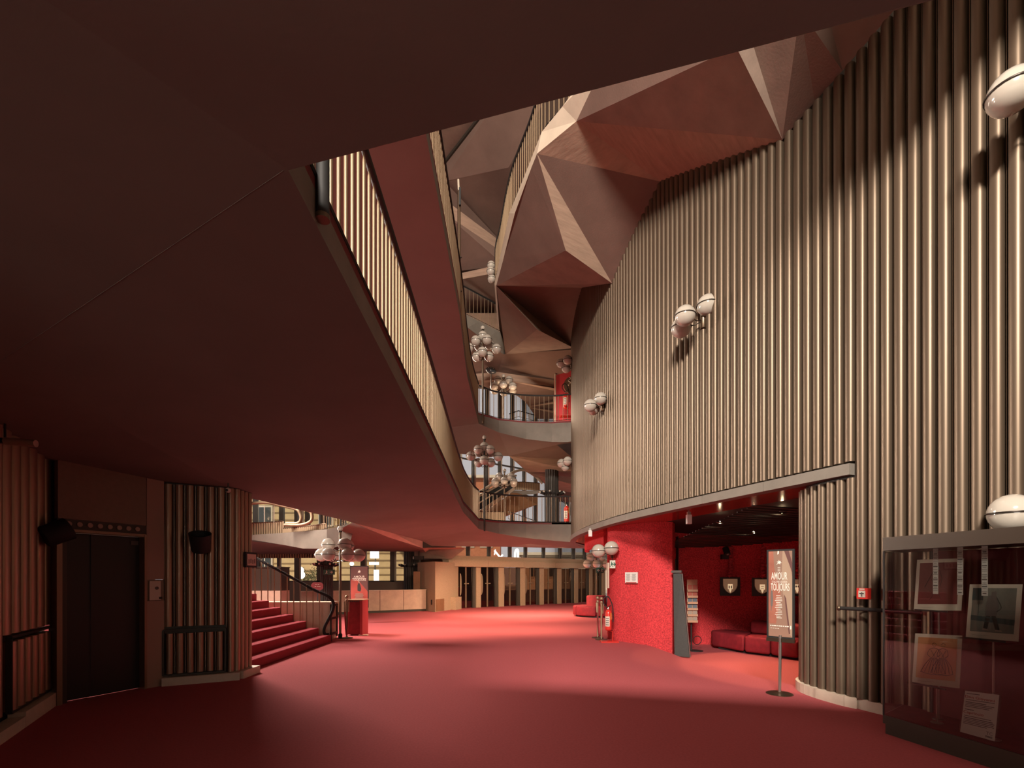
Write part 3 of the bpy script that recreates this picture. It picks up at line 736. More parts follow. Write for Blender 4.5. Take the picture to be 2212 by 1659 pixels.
# handrail with volute and balusters
hp = []
for k in range(-0, 8):
    x = -4.50 - k * TREAD; hp.append(Vector((x, 11.8, 0.165 * (k + 1) + 0.93)))
vol = [Vector((-4.48, 11.8, 0.17)), Vector((-4.52, 11.8, 0.24)), Vector((-4.50, 11.8, 0.36)), Vector((-4.42, 11.8, 0.52)), Vector((-4.33, 11.8, 0.70)), Vector((-4.29, 11.8, 0.86)), Vector((-4.32, 11.8, 0.99)), Vector((-4.42, 11.8, 1.09))]
t = thing('stair_railing', 'dark curved handrail on thin brass bars beside the red stairs', 'railing', (-4.45, 11.8, 0.165))
MB().tube(spline([Vector((-4.40, 11.8, 0.175))] + vol + [Vector((-4.56, 11.8, 1.16))] + [p + Vector((-0.28, 0, 0.16)) for p in hp], 5), 0.036, 10).build('handrail', 'rail_black', t, 50)
for k in range(16):
    x = -4.62 - k * 0.155
    zt = 1.125 + (-4.50 - x) * 0.55
    kk = int((-4.36 - x) / TREAD); zb = (kk + 1) * RISE
    MB().tube([(x, 11.78, zb), (x, 11.78, zt + 0.02)], 0.012, 6).build('baluster', 'brass', t, 50)

# low marble wall behind the stairs
mw = struct(thing('wall_marble', 'low pale marble wall behind the stair railing', 'wall', (-5.4, 12.4, 0))); del mw['category']
for a, b in ((-4.50, -5.2), (-5.205, -6.1), (-6.105, -7.2)):
    MB().box(b, a, 12.15, 12.6, 0, 0.90).build('marble_slab', 'marble_pale', mw)
MB().box(-7.2, -4.47, 12.1, 12.65, 0.902, 0.935).build('coping', 'marble_pale', mw)
# dark grille at its end
g = struct(thing('trim_13', 'black metal grille at the end of the marble wall', 'grille', (-4.28, 12.3, 0))); del g['category']
for z in (0.12, 0.5, 0.82):
    MB().box(-4.495, -4.465, 12.12, 12.6, z, z + 0.05).build('bar', 'bronze_dark', g)
for y in (12.14, 12.56):
    MB().box(-4.495, -4.462, y - 0.02, y + 0.02, 0.05, 0.88).build('bar', 'bronze_dark', g)

# ================================================================== BACK PARAPET, CONCRETE BLOCK, ENTRANCE DOORS
M0, M1 = Vector((-8.4, 19.55, 0)), fl(921, 1320)
par = struct(thing('wall_marble', 'long rose marble parapet at the back of the foyer', 'wall', M0)); del par['category']
dm = (M1 - M0)
n = 5
for k in range(n):
    a = M0 + dm * (k / n); b = M0 + dm * ((k + 1) / n - 0.004)
    MB().wallbox(a, b, 0.10, 0.955, 0.25, 0.13).build('marble_slab', 'marble', par)
MB().wallbox(M0, M1, 0, 0.10, 0.22, 0.15).build('kick_strip', 'bronze_dark', par)
MB().wallbox(M0, M1, 0.957, 0.985, 0.30, 0.13).build('coping', 'marble_pale', par)

K0, K1, K2 = fl(922, 1319), fl(940, 1322), fl(990, 1315)
blk = MB()
bt = 2.24
kx = [(K1.x, K1.y), (K2.x, K2.y), (K2.x - 0.5, K2.y + 0.6), (K0.x - 0.6, K0.y + 0.9), (K0.x - 0.1, K0.y)]
struct(blk.prism(kx, 0, bt).build('wall_block', 'aggregate'), 'exposed aggregate concrete block beside the entrance doors')
# shallow recessed box at its foot
dk = (K2 - K1); nk = Vector((dk.y, -dk.x, 0)).normalized()
struct(MB().wallbox(K1 + dk * 0.66, K1 + dk * 0.93, 0, 0.60, 0.25, -0.125).build('trim_14', 'aggregate'))
struct(MB().wallbox(K1 + dk * 0.02, K1 + dk * 0.36, 0.02, 0.56, 0.012, -0.006).build('trim_15', 'tobacco_panel'))
sk = (K1 + K0) / 2 + Vector((0.02, -0.06, 0.62))
t = tag(MB().frame(K1 + (K0 - K1) * 0.35 + Vector((-0.02, -0.02, 0.42)), (K0 - K1), Vector((0.5, 1, 0)), (0, 0, 1), 0.12, 0.05, 0.22).build('wall_socket', 'ink'), 'small dark socket plate on the concrete block', 'socket')
for z in (0.36, 0.42, 0.48):
    MB().frame(K1 + (K0 - K1) * 0.35 + Vector((-0.01, -0.05, z)), (K0 - K1), Vector((0.5, 1, 0)), (0, 0, 1), 0.03, 0.012, 0.03).build('outlet', 'paper', t)

D0, D1 = fl(992, 1314.5), fl(1330, 1298.5)
dd = (D1 - D0); DL = dd.length; dd.normalize(); dn = Vector((dd.y, -dd.x, 0))        # dn: towards the camera
bm = struct(thing('beam', 'aggregate concrete lintel over the row of entrance doors', 'beam', D0)); del bm['category']
nb = 6
for k in range(nb):
    a = D0 - dd * 0.8 + dd * ((DL + 2.2) * k / nb); b = D0 - dd * 0.8 + dd * ((DL + 2.2) * (k + 1) / nb - 0.012)
    MB().wallbox(a, b, 2.06, 2.37, 0.55, -0.05).build('lintel_block', 'aggregate', bm)
MB().wallbox(D0 - dd * 0.8, D1 + dd * 1.4, 2.37, 2.60, 0.45, 0.08).build('upper_lintel', 'aggregate', bm)
# door bays from picture columns of their pillars
edges = [(1028, 1038), (1077, 1088), (1124, 1134), (1166, 1174), (1204, 1212), (1241, 1248), (1273, 1279), (1300, 1307)]
def online(u):
    """point of the door line that stands in picture column u"""
    r = (u - CX) / F; s = (r * D0.y - D0.x) / (dd.x - r * dd.y); return D0 + dd * s
prev = online(994)
num = 2
for i, (ua, ub) in enumerate(edges):
    a, b = online(ua), online(ub)
    struct(MB().wallbox(a, b, 0, 2.06, 0.20, 0.06).build('pillar', 'aggregate'), 'aggregate pillar between two entrance doors')
    w = (a - prev).length
    lab = ['first', 'second', 'third', 'fourth', 'fifth', 'sixth', 'seventh', 'eighth'][i] + ' glazed entrance door from the concrete block'
    d = struct(thing('door_%d' % num, lab, 'door', (prev + a) / 2)); del d['category']; num += 1
    e = dd * w
    jw = 0.10 * w
    MB().wallbox(a - e * 0.16, a, 0, 2.06, 0.16, 0.10).build('reveal', 'mullion', d)
    for s0, s1 in ((0.02, 0.43), (0.44, 0.84)):
        leaf = MB().wallbox(prev + e * s0, prev + e * s1, 0.02, 2.05, 0.02, 0.12).build('door_leaf', 'glass_smoked', d)
        MB().wallbox(prev + e * (s1 - 0.03 if s0 < 0.1 else s0), prev + e * (s1 if s0 < 0.1 else s0 + 0.03), 0.02, 2.05, 0.05, 0.12).build('stile', 'brass', leaf)
        cz = prev + e * (0.36 if s0 < 0.1 else 0.53)
        MB().frame(cz + dn * -0.07 + Vector((0, 0, 1.22)), dd, dn, (0, 0, 1), 0.11 * w, 0.03, 0.045).build('handle', 'brass', leaf)
        MB().frame(cz + dn * -0.09 + Vector((0, 0, 0.28)), dd, dn, (0, 0, 1), 0.022, 0.02, 0.022).build('bolt', 'black_metal', leaf)
    if i in (0, 1, 2, 3):
        # curved brass pull plate, half of a disc
        pts = []
        cx_ = prev + e * 0.0 + dn * -0.02
        mb = MB(); pr = [(0.0, 0.62), (0.10, 0.66), (0.155, 0.80), (0.17, 1.0), (0.17, 1.35), (0.155, 1.55), (0.10, 1.70), (0.0, 1.74)]
        A = [cx_ + dd * x * (1.0 if i in (1, 3) else 0.6) + Vector((0, 0, z)) for x, z in pr]; B = [p - dn * 0.015 for p in A]
        m_ = len(pr); mb.add(A + B, [tuple(range(m_)), tuple(range(2 * m_ - 1, m_ - 1, -1))] + [(j, (j + 1) % m_, m_ + (j + 1) % m_, m_ + j) for j in range(m_)])
        mb.build('pull_plate', 'brass', d)
    prev = b
# vestibule behind the doors: dark panelled left part, bright outer glazing right part
v0 = D0 - dn * 3.0; v1 = D0 + dd * 4.9 - dn * 3.0
vs = MB().wallbox(v0 - dd * 1.0, v1, 0, 2.6, 0.1)
struct(vs.build('wall_vestibule', 'tobacco_panel'), 'tobacco panel wall in the vestibule')
struct(MB().wallbox(v1 + dd * 0.2, v1 + dd * 8, 0, 0.75, 0.15).build('wall_vestibule', 'marble_pale'), 'low parapet beyond the entrance')
struct(MB().wallbox(D0 - dd * 0.8 - dn * 1.5, D0 + dd * 5.2 - dn * 1.5, 2.45, 2.58, 2.8).build('ceiling', 'ceiling_plain'))
for k, (s, lab) in enumerate(((1.3, 'red cash desk in the vestibule, seen through the second entrance door'), (2.6, 'red cash desk in the vestibule, seen through the third entrance door'), (3.9, 'red cash desk in the vestibule, seen through the fourth entrance door'))):
    c = D0 + dd * s - dn * 2.2
    t = thing('counter', lab, 'counter', c, 'red counters behind the entrance doors')
    MB().frame(c + Vector((0, 0, 0.5)), dd, dn, (0, 0, 1), 0.95, 0.5, 1.0).build('body', 'red_board', t)
    MB().frame(c + Vector((0, 0, 1.02)), dd, dn, (0, 0, 1), 1.0, 0.55, 0.04).build('top', 'brass', t)

# clerestory glazing above the doors and the tall facade above
wn = struct(thing('window_1', 'clerestory window strip above the entrance doors', 'window', D0)); del wn['category']
MB().wallbox(D0 - dd * 1.5, D1 + dd * 2, 2.6, 3.35, 0.02, 0.1).build('pane', 'glass', wn)
for u in (1013, 1058, 1103, 1137, 1176, 1212, 1241, 1265, 1290):
    p = online(u)
    MB().wallbox(p - dd * 0.07, p + dd * 0.07, 2.6, 3.4, 0.14, 0.1).build('mullion', 'mullion', wn)
    MB().wallbox(p + dd * 0.07, p + dd * 0.13, 2.6, 3.4, 0.08, 0.1).build('mullion', 'mullion_pale', wn)
wt = struct(thing('window_2', 'tall glazed facade behind the galleries', 'window', D0)); del wt['category']
MB().wallbox(D0 - dd * 9, D1 + dd * 6, 3.4, 15, 0.02, -1.2).build('pane', 'glass', wt)
off_ = Vector((-dd.y, dd.x, 0)) * -1.2
u = 985
for k in range(-10, 9):
    p = D0 + dd * (k * 0.78) + off_
    MB().wallbox(p - dd * 0.035, p + dd * 0.035, 3.4, 15, 0.16).build('mullion', 'mullion', wt)
    MB().wallbox(p + dd * 0.035, p + dd * 0.15, 3.4, 15, 0.10).build('mullion', 'mullion_pale', wt)
for z in (7.05,):
    MB().wallbox(D0 - dd * 9 + off_, D1 + dd * 6 + off_, z, z + 0.06, 0.10).build('transom', 'mullion', wt)
# thick concrete sill of that storey (keeps the clerestory and the tall glazing apart)
struct(MB().wallbox(D0 - dd * 0.3, D1 + dd * 6, 3.38, 3.5, 1.4, -0.6).build('slab', 'concrete'))
# ================================================================== GLOBE LAMPS
GLOBE = MB().sphere((0, 0, 0), 1.0, 24, 16).mesh('globe', 'globe', True)
for p in GLOBE.polygons: p.use_smooth = True
RING = MB().tube([(1.03 * math.cos(2 * PI * k / 28), 1.03 * math.sin(2 * PI * k / 28), 0) for k in range(28)], 0.045, 6, True).mesh('ring', 'ring', 60)
def globe(parent, c, r):
    g = place('globe', GLOBE, parent, c, (0, 0, 0), (r, r, r))
    place('ring', RING, g)
    return g
def lamp_post(label, loc, ball_z, tiers, foot=0.0, r=0.155, ballr=0.07, base=True, group=None, pole_r=0.03, pm='rail_bronze', pole_top=None):
    """tiers: (z, radius, count, phase in degrees); all heights above LOC"""
    t = thing('globe_lamp', label, 'lamp', (0, 0, 0), group)
    MB().cyl((0, 0, foot), (0, 0, ball_z - ballr * 0.6), pole_r, 12).build('pole', pm, t, 50)
    if base: MB().lathe([(0.05, 0), (0.05, 0.10), (pole_r, 0.13)], (0, 0, 0), 14).build('base', 'black_metal', t, 50)
    place('finial_globe', GLOBE, t, (0, 0, ball_z), (0, 0, 0), (ballr,) * 3)
    MB().cyl((0, 0, ball_z - ballr * 1.3), (0, 0, ball_z - ballr * 0.7), pole_r * 1.5, 12).build('finial_cup', 'ring', t, 50)
    for (z, rad, n, ph) in tiers:
        for k in range(n):
            a = math.radians(ph + 360 * k / n); c = Vector((rad * math.cos(a), rad * math.sin(a), z))
            g = globe(t, c, r)
            if rad > 0.05:
                d = Vector((math.cos(a), math.sin(a), 0))
                MB().tube(spline([Vector((0, 0, z - 0.12)), d * rad * 0.4 + Vector((0, 0, z - 0.16)), d * (rad - r * 0.6) + Vector((0, 0, z - 0.05)), d * (rad - r) + Vector((0, 0, z))], 3), 0.011, 5).build('arm', 'ring', t, 50)
    t.location = loc
    return t
TF = [(2.37, 0.29, 3, 190), (2.11, 0.45, 6, 12)]
lamp_post('tall lamp post with cluster of white globes beside the foot of the red stairs', fl(735, 1379), 2.78, TF, r=0.165)
lamp_post('globe cluster lamp rising from the round red pouf', Vector((3.36, 19.5, 0.0)), 2.62, [(2.34, 0.27, 3, 200), (2.07, 0.43, 6, 20)], foot=0.82, base=False)
hz = 3.02
lamp_post('globe cluster lamp on the dark post before the first-gallery front', Vector((-0.90, 16.05, 3.05)), 3.07, [(2.77, 0.0, 1, 0), (2.62, 0.27, 4, 45), (2.45, 0.45, 2, 5), (2.27, 0.23, 3, 30)], r=0.152, base=False, pm='bronze_dark')
lamp_post('globe cluster lamp on the bronze post before the second-gallery front', Vector((-0.95, 15.95, 6.55)), 3.10, [(2.84, 0.0, 1, 0), (2.62, 0.26, 4, 35), (2.44, 0.45, 2, 5), (2.22, 0.23, 3, 30)], r=0.155, base=False)
lamp_post('globe cluster lamp standing on the first-gallery floor behind the thin railing', Vector((-0.30, 19.5, F1)), 2.32, [(2.05, 0.26, 3, 100), (1.83, 0.42, 6, 30)], r=0.15)
lamp_post('globe cluster lamp standing on the second-gallery floor behind the thin railing', Vector((-0.32, 18.5, F2)), 2.15, [(1.95, 0.24, 3, 90), (1.68, 0.40, 6, 30)], r=0.15)

def sconce(label, br, globes, cyl_h=0.2, wall=None):
    """BR bracket centre; GLOBES list of (centre, radius)"""
    t = thing('wall_sconce', label, 'lamp', br)
    MB().lathe([(0.045, -cyl_h / 2), (0.052, -cyl_h / 2 + 0.01), (0.052, cyl_h / 2), (0.03, cyl_h / 2 + 0.01)], br, 16).build('bracket', 'rail_bronze', t, 50)
    if wall is not None: MB().cyl(br, wall, 0.018, 8).build('wall_arm', 'rail_bronze', t, 50)
    for c, r in globes:
        globe(t, W2L(t, c), r)
        d = (c - br); e = c - d.normalized() * r
        MB().tube([br + Vector((0, 0, cyl_h * 0.25)), br + d * 0.35 + Vector((0, 0, -0.01)), e], 0.009, 5).build('arm', 'ring', t, 50)
    return t
sconce('cluster of three white globes on the middle of the tall fluted wall', at(1519, 697, 8.25), [(at(1529, 659, 8.15), 0.172), (at(1480, 682, 8.0), 0.165), (at(1471, 708, 8.3), 0.165)], wall=at(1530, 697, 8.42))
sconce('smaller cluster of three globes low on the far end of the fluted wall', at(1302, 879, 11.9), [(at(1297, 861, 11.7), 0.150), (at(1275, 876, 11.6), 0.150), (at(1282, 884, 12.1), 0.145)], wall=at(1309, 879, 12.15))
sconce('globe lamp on the fluted wall at the top right edge', at(2262, 225, 4.12), [(at(2186, 198, 4.15), 0.17), (at(2290, 120, 4.0), 0.17)], wall=at(2330, 230, 4.12))
sconce('globe lamp on the fluted wall above the bronze display case', at(2262, 1118, 4.25), [(at(2186, 1109, 4.42), 0.172), (at(2290, 1080, 4.2), 0.17)], wall=at(2330, 1118, 4.2))
sconce('globe cluster at the far edge of the drum above the second gallery', at(1236, 790, 16.6), [(at(1212, 785, 16.5), 0.155), (at(1226, 778, 16.3), 0.155), (at(1223, 796, 16.5), 0.15)], wall=at(1243, 790, 16.9))
sconce('globe cluster at the far edge of the drum above the first gallery', at(1236, 1002, 16.6), [(at(1213, 1001, 16.5), 0.150), (at(1226, 996, 16.3), 0.150), (at(1221, 1009, 16.5), 0.14)], wall=at(1243, 1002, 16.9))
sconce('globe cluster high up beside the end of the golden railing', at(1068, 590, 15.3), [(at(1061, 573, 15.2), 0.125), (at(1060, 586, 15.0), 0.125), (at(1062, 602, 15.1), 0.125)], wall=Vector((-0.45, 15.4, 10.95)))
sconce('pair of white globes on the bright red wall block above the fire extinguisher', at(1323, 1201, 11.95), [(at(1293, 1190, 11.9), 0.165), (at(1321, 1184, 11.75), 0.170)], 0.1, wall=at(1330, 1201, 12.2))

# ================================================================== SIGNS, EXTINGUISHERS, STANCHIONS
def exit_sign(label, c, right, w, h, lit=False, arrow=1):
    c = Vector(c); r = Vector(right).normalized(); n = Vector((r.y, -r.x, 0)); u = Vector((0, 0, 1))
    t = thing('exit_sign', label, 'sign', c)
    MB().frame(c, r, n, u, w, 0.04, h).build('body', 'exit_white' if lit else 'exit_green', t)
    f = n * 0.022; m = 'exit_green' if lit else 'exit_white'; s = h / 2
    # arrow
    a = c + f + r * (w * 0.22 * arrow)
    MB().frame(a - r * arrow * s * 0.15, r, n, u, s * 0.9, 0.004, s * 0.22).build('arrow_shaft', m, t)
    mb = MB()
    for sg in (1, -1):
        mb.frame(a + r * arrow * s * 0.22 + u * sg * s * 0.22, r * arrow - u * sg, n, r * arrow + u * sg, s * 0.75, 0.004, s * 0.2)
    mb.build('arrow_head', m, t)
    # running figure beside a doorway
    b = c + f - r * (w * 0.22 * arrow)
    fg = MB(); fg.frame(b + u * s * 0.55, r, n, u, s * 0.24, 0.004, s * 0.24); fg.frame(b + u * s * 0.12, r * 0.3 + u, n, r, s * 0.6, 0.004, s * 0.26)
    fg.frame(b - u * s * 0.42 + r * s * 0.2, u - r * 0.6, n, r, s * 0.6, 0.004, s * 0.16); fg.frame(b - u * s * 0.42 - r * s * 0.2, u + r * 0.8, n, r, s * 0.6, 0.004, s * 0.16)
    fg.frame(b + u * s * 0.15 + r * s * 0.3, r - u * 0.5, n, u, s * 0.5, 0.004, s * 0.12)
    fg.build('running_figure', m, t)
    return t
exit_sign('green exit sign on the black fluted column behind the lamp post', at(711, 1236, 18.36), (1, 0, 0), 0.42, 0.19)
t = exit_sign('green exit sign with left arrow before the last entrance doors', at(1296, 1232, 13.2), (1, 0.1, 0), 0.20, 0.14, arrow=-1)
MB().cyl(at(1303, 1232, 13.23), at(1319, 1229, 12.3), 0.012, 6).build('bracket', 'ring', t)
t = exit_sign('pale illuminated exit sign hung below the globes on the red block', at(1323, 1219, 11.85), (1, 0.1, 0), 0.13, 0.19, lit=True)
MB().cyl(at(1323, 1211, 11.87), at(1323, 1199, 11.9), 0.012, 6).build('hanger', 'ring', t)
# slim sign leaf beside it
t = tag(MB().frame(at(1313, 1243, 12.0), (1, 0.2, 0), (0.2, -1, 0), (0, 0, 1), 0.03, 0.10, 0.62).build('sign_panel', 'plinth'), 'narrow pale sign panel seen edge-on at the red block corner', 'sign')
# white information plate on the red block
cpl = at(1366, 1248, 11.02)
rr = Vector((0.83, -0.30, 0)).normalized()
rr = (at(1395, 1248, 11.25) - at(1330, 1248, 11.93)); rr.z = 0; rr.normalize(); nn = Vector((rr.y, -rr.x, 0))
def onblock(u, v):
    a, b = Vector((2.55, 11.95, 0)), Vector((3.05, 11.27, 0)); d = b - a; r = (u - CX) / F
    s = (r * a.y - a.x) / (d.x - r * d.y); p = a + d * s; return at(u, v, p.y)
rr = Vector((0.5, -0.68, 0)).normalized(); nn = Vector((rr.y, -rr.x, 0))
pc = onblock(1367, 1248) + nn * 0.05
t = thing('information_plate', 'small white information plate with fine print on the bright red wall block', 'sign', pc)
MB().frame(pc, rr, nn, (0, 0, 1), 0.36, 0.03, 0.255).build('plate', 'paper_white', t)
for k in range(9):
    for s_ in (-1, 1):
        MB().frame(pc + nn * 0.017 + rr * s_ * 0.085 + Vector((0, 0, 0.085 - 0.019 * k)), rr, nn, (0, 0, 1), 0.13 - 0.02 * ((k * 7) % 3), 0.003, 0.006).build('text_line', 'ink_grey', t)
MB().frame(pc + nn * 0.017 + Vector((0, 0, -0.112)), rr, nn, (0, 0, 1), 0.32, 0.004, 0.022).build('footer_strip', 'sign_red', t)

def extinguisher(label, base, s=1.0, stand=True):
    t = thing('fire_extinguisher', label, 'extinguisher', (0, 0, 0))
    z0 = 0.28 if stand else 0.0
    MB().lathe([(0.06, z0), (0.078, z0 + 0.02), (0.08, z0 + 0.05), (0.08, z0 + 0.40), (0.07, z0 + 0.45), (0.04, z0 + 0.49), (0.025, z0 + 0.50)], (0, 0, 0), 18).build('cylinder', 'ext_red', t, 50)
    MB().lathe([(0.022, z0 + 0.50), (0.022, z0 + 0.55), (0.014, z0 + 0.56)], (0, 0, 0), 12).build('valve', 'steel', t, 50)
    MB().tube([(0.01, 0, z0 + 0.55), (0.05, -0.01, z0 + 0.60), (0.10, -0.01, z0 + 0.61)], 0.010, 6).build('handle', 'black_metal', t, 50)
    MB().tube(spline([Vector((0, 0, z0 + 0.55)), Vector((-0.05, -0.02, z0 + 0.56)), Vector((-0.12, -0.02, z0 + 0.66)), Vector((-0.10, -0.02, z0 + 0.78)), Vector((0.0, -0.02, z0 + 0.80)), Vector((0.07, 0, z0 + 0.68)), Vector((0.11, 0.0, z0 + 0.52)), Vector((0.115, 0, z0 + 0.20))], 5), 0.013, 8).build('hose', 'black_metal', t, 50)
    L = []
    for k in range(7):
        a = math.radians(200 + 14 * k); L.append(Vector((0.0815 * math.cos(a), 0.0815 * math.sin(a), 0)))
    MB().strip([p + Vector((0, 0, z0 + 0.10)) for p in L], [p + Vector((0, 0, z0 + 0.34)) for p in L]).build('label_sheet', 'label_white', t)
    for k in range(4):
        MB().strip([p * 1.01 + Vector((0, 0, z0 + 0.13 + 0.05 * k)) for p in L[1:6]], [p * 1.01 + Vector((0, 0, z0 + 0.145 + 0.05 * k)) for p in L[1:6]]).build('text_line', 'ink', t)
    L2 = [Vector((0.0815 * math.cos(math.radians(300 + 12 * k)), 0.0815 * math.sin(math.radians(300 + 12 * k)), 0)) for k in range(4)]
    MB().strip([p + Vector((0, 0, z0 + 0.26)) for p in L2], [p + Vector((0, 0, z0 + 0.42)) for p in L2]).build('yellow_tag', 'label_yellow', t)
    if stand:
        MB().frame((0.02, 0, 0.015), (1, 0, 0), (0, 1, 0), (0, 0, 1), 0.42, 0.26, 0.03).build('stand_foot', 'ext_red', t)
        MB().tube([(0.11, 0.02, 0.03), (0.11, 0.02, 0.25), (0.0, 0.02, z0)], 0.012, 6).build('stand_post', 'ext_red', t)
    t.location = base; t.scale = (s, s, s)
    return t
extinguisher('red fire extinguisher on a stand before the bright red wall block', fl(1314, 1387))
extinguisher('small fire extinguisher behind the first-gallery railing near the drum', at(1224, 1128, 18.6) - Vector((0, 0, 0.35)), 1.25)
extinguisher('small fire extinguisher by the red wall of the second gallery', at(1222, 900, 18.0), 1.1, True)

def stanchion(label, base, h=1.02):
    t = thing('rope_stanchion', label, 'barrier post', base, 'brass rope posts at the red block')
    MB().lathe([(0.15, 0), (0.15, 0.015), (0.03, 0.03), (0.022, 0.05)], base, 20).build('foot', 'rail_bronze', t, 50)
    MB().cyl(Vector(base) + Vector((0, 0, 0.03)), Vector(base) + Vector((0, 0, h - 0.08)), 0.022, 12).build('post', 'brass', t, 50)
    MB().sphere(Vector(base) + Vector((0, 0, h)), 0.045, 14, 8).build('knob', 'brass', t, 50)
    MB().lathe([(0.028, h - 0.12), (0.04, h - 0.10), (0.03, h - 0.06)], base, 14).build('collar', 'brass', t, 50)
    return t
sb1, sb2 = fl(1291, 1378), fl(1299, 1382)
stanchion('left brass rope post at the foot of the bright red block', sb1)
stanchion('right brass rope post at the foot of the bright red block', sb2)
def rope(label, a, b, sag, m='red_velvet', r=0.016):
    P = [Vector(a) + (Vector(b) - Vector(a)) * (k / 12) - Vector((0, 0, sag * 4 * (k / 12) * (1 - k / 12))) for k in range(13)]
    t = thing('barrier_rope', label, 'rope', a)
    MB().tube(P, r, 8).build('cord', m, t, 60)
    MB().cyl(P[0], P[1], r * 1.25, 8).build('hook', 'brass', t, 50); MB().cyl(P[-2], P[-1], r * 1.25, 8).build('hook', 'brass', t, 50)
rope('dark red rope drooping in a loop between the two brass posts', sb1 + Vector((-0.03, 0, 0.9)), sb2 + Vector((0.05, 0, 0.9)), 0.82)
sb3 = fl(749, 1378.5)
stanchion('single brass rope post with hanging red rope beside the lamp post', sb3, 1.05)
rope('red velvet rope hanging from the single brass post', sb3 + Vector((-0.05, -0.02, 0.93)), sb3 + Vector((0.06, -0.03, 0.93)), 0.85, 'red_board', 0.018)

# ================================================================== RED DESK, POSTER BY THE STAIRS
db = fl(767, 1373)
t = thing('reception_desk', 'red upholstered desk box with wooden rim beside the lamp post', 'desk', db)
MB().box(db.x - 0.21, db.x + 0.13, db.y, db.y + 0.5, 0.03, 0.93).build('body', 'red_velvet', t)
MB().box(db.x + 0.135, db.x + 0.20, db.y - 0.02, db.y + 0.5, 0.0, 0.93).build('side_panel', 'red_board', t)
MB().box(db.x - 0.23, db.x + 0.21, db.y - 0.03, db.y + 0.52, 0.932, 0.955).build('top', 'box_wood', t)
MB().box(db.x + 0.10, db.x + 0.33, db.y - 0.05, db.y + 0.1, 0.0, 0.025).build('foot', 'plinth', t)
for k in range(6):
    MB().box(db.x - 0.18 + k * 0.05, db.x - 0.15 + k * 0.05, db.y - 0.012, db.y, 0.89, 0.925).build('carved_tooth', 'bronze_dark', t)

def horse(c, r, u, n, s, m, parent):
    """small white rampant emblem used on the season posters: a leaping figure"""
    pts = [(-.5, -.5), (-.2, -.1), (-.45, .15), (-.1, .15), (0, .55), (.1, .2), (.4, .3), (.25, .02), (.55, -.15), (.2, -.2), (.25, -.5), (.0, -.25)]
    A = [c + r * (x * s) + u * (y * s) for x, y in pts]; k = len(A)
    mb = MB(); mb.add(A + [c + n * 0.003], [(i, (i + 1) % k, k) for i in range(k)])
    mb.build('emblem', m, parent)

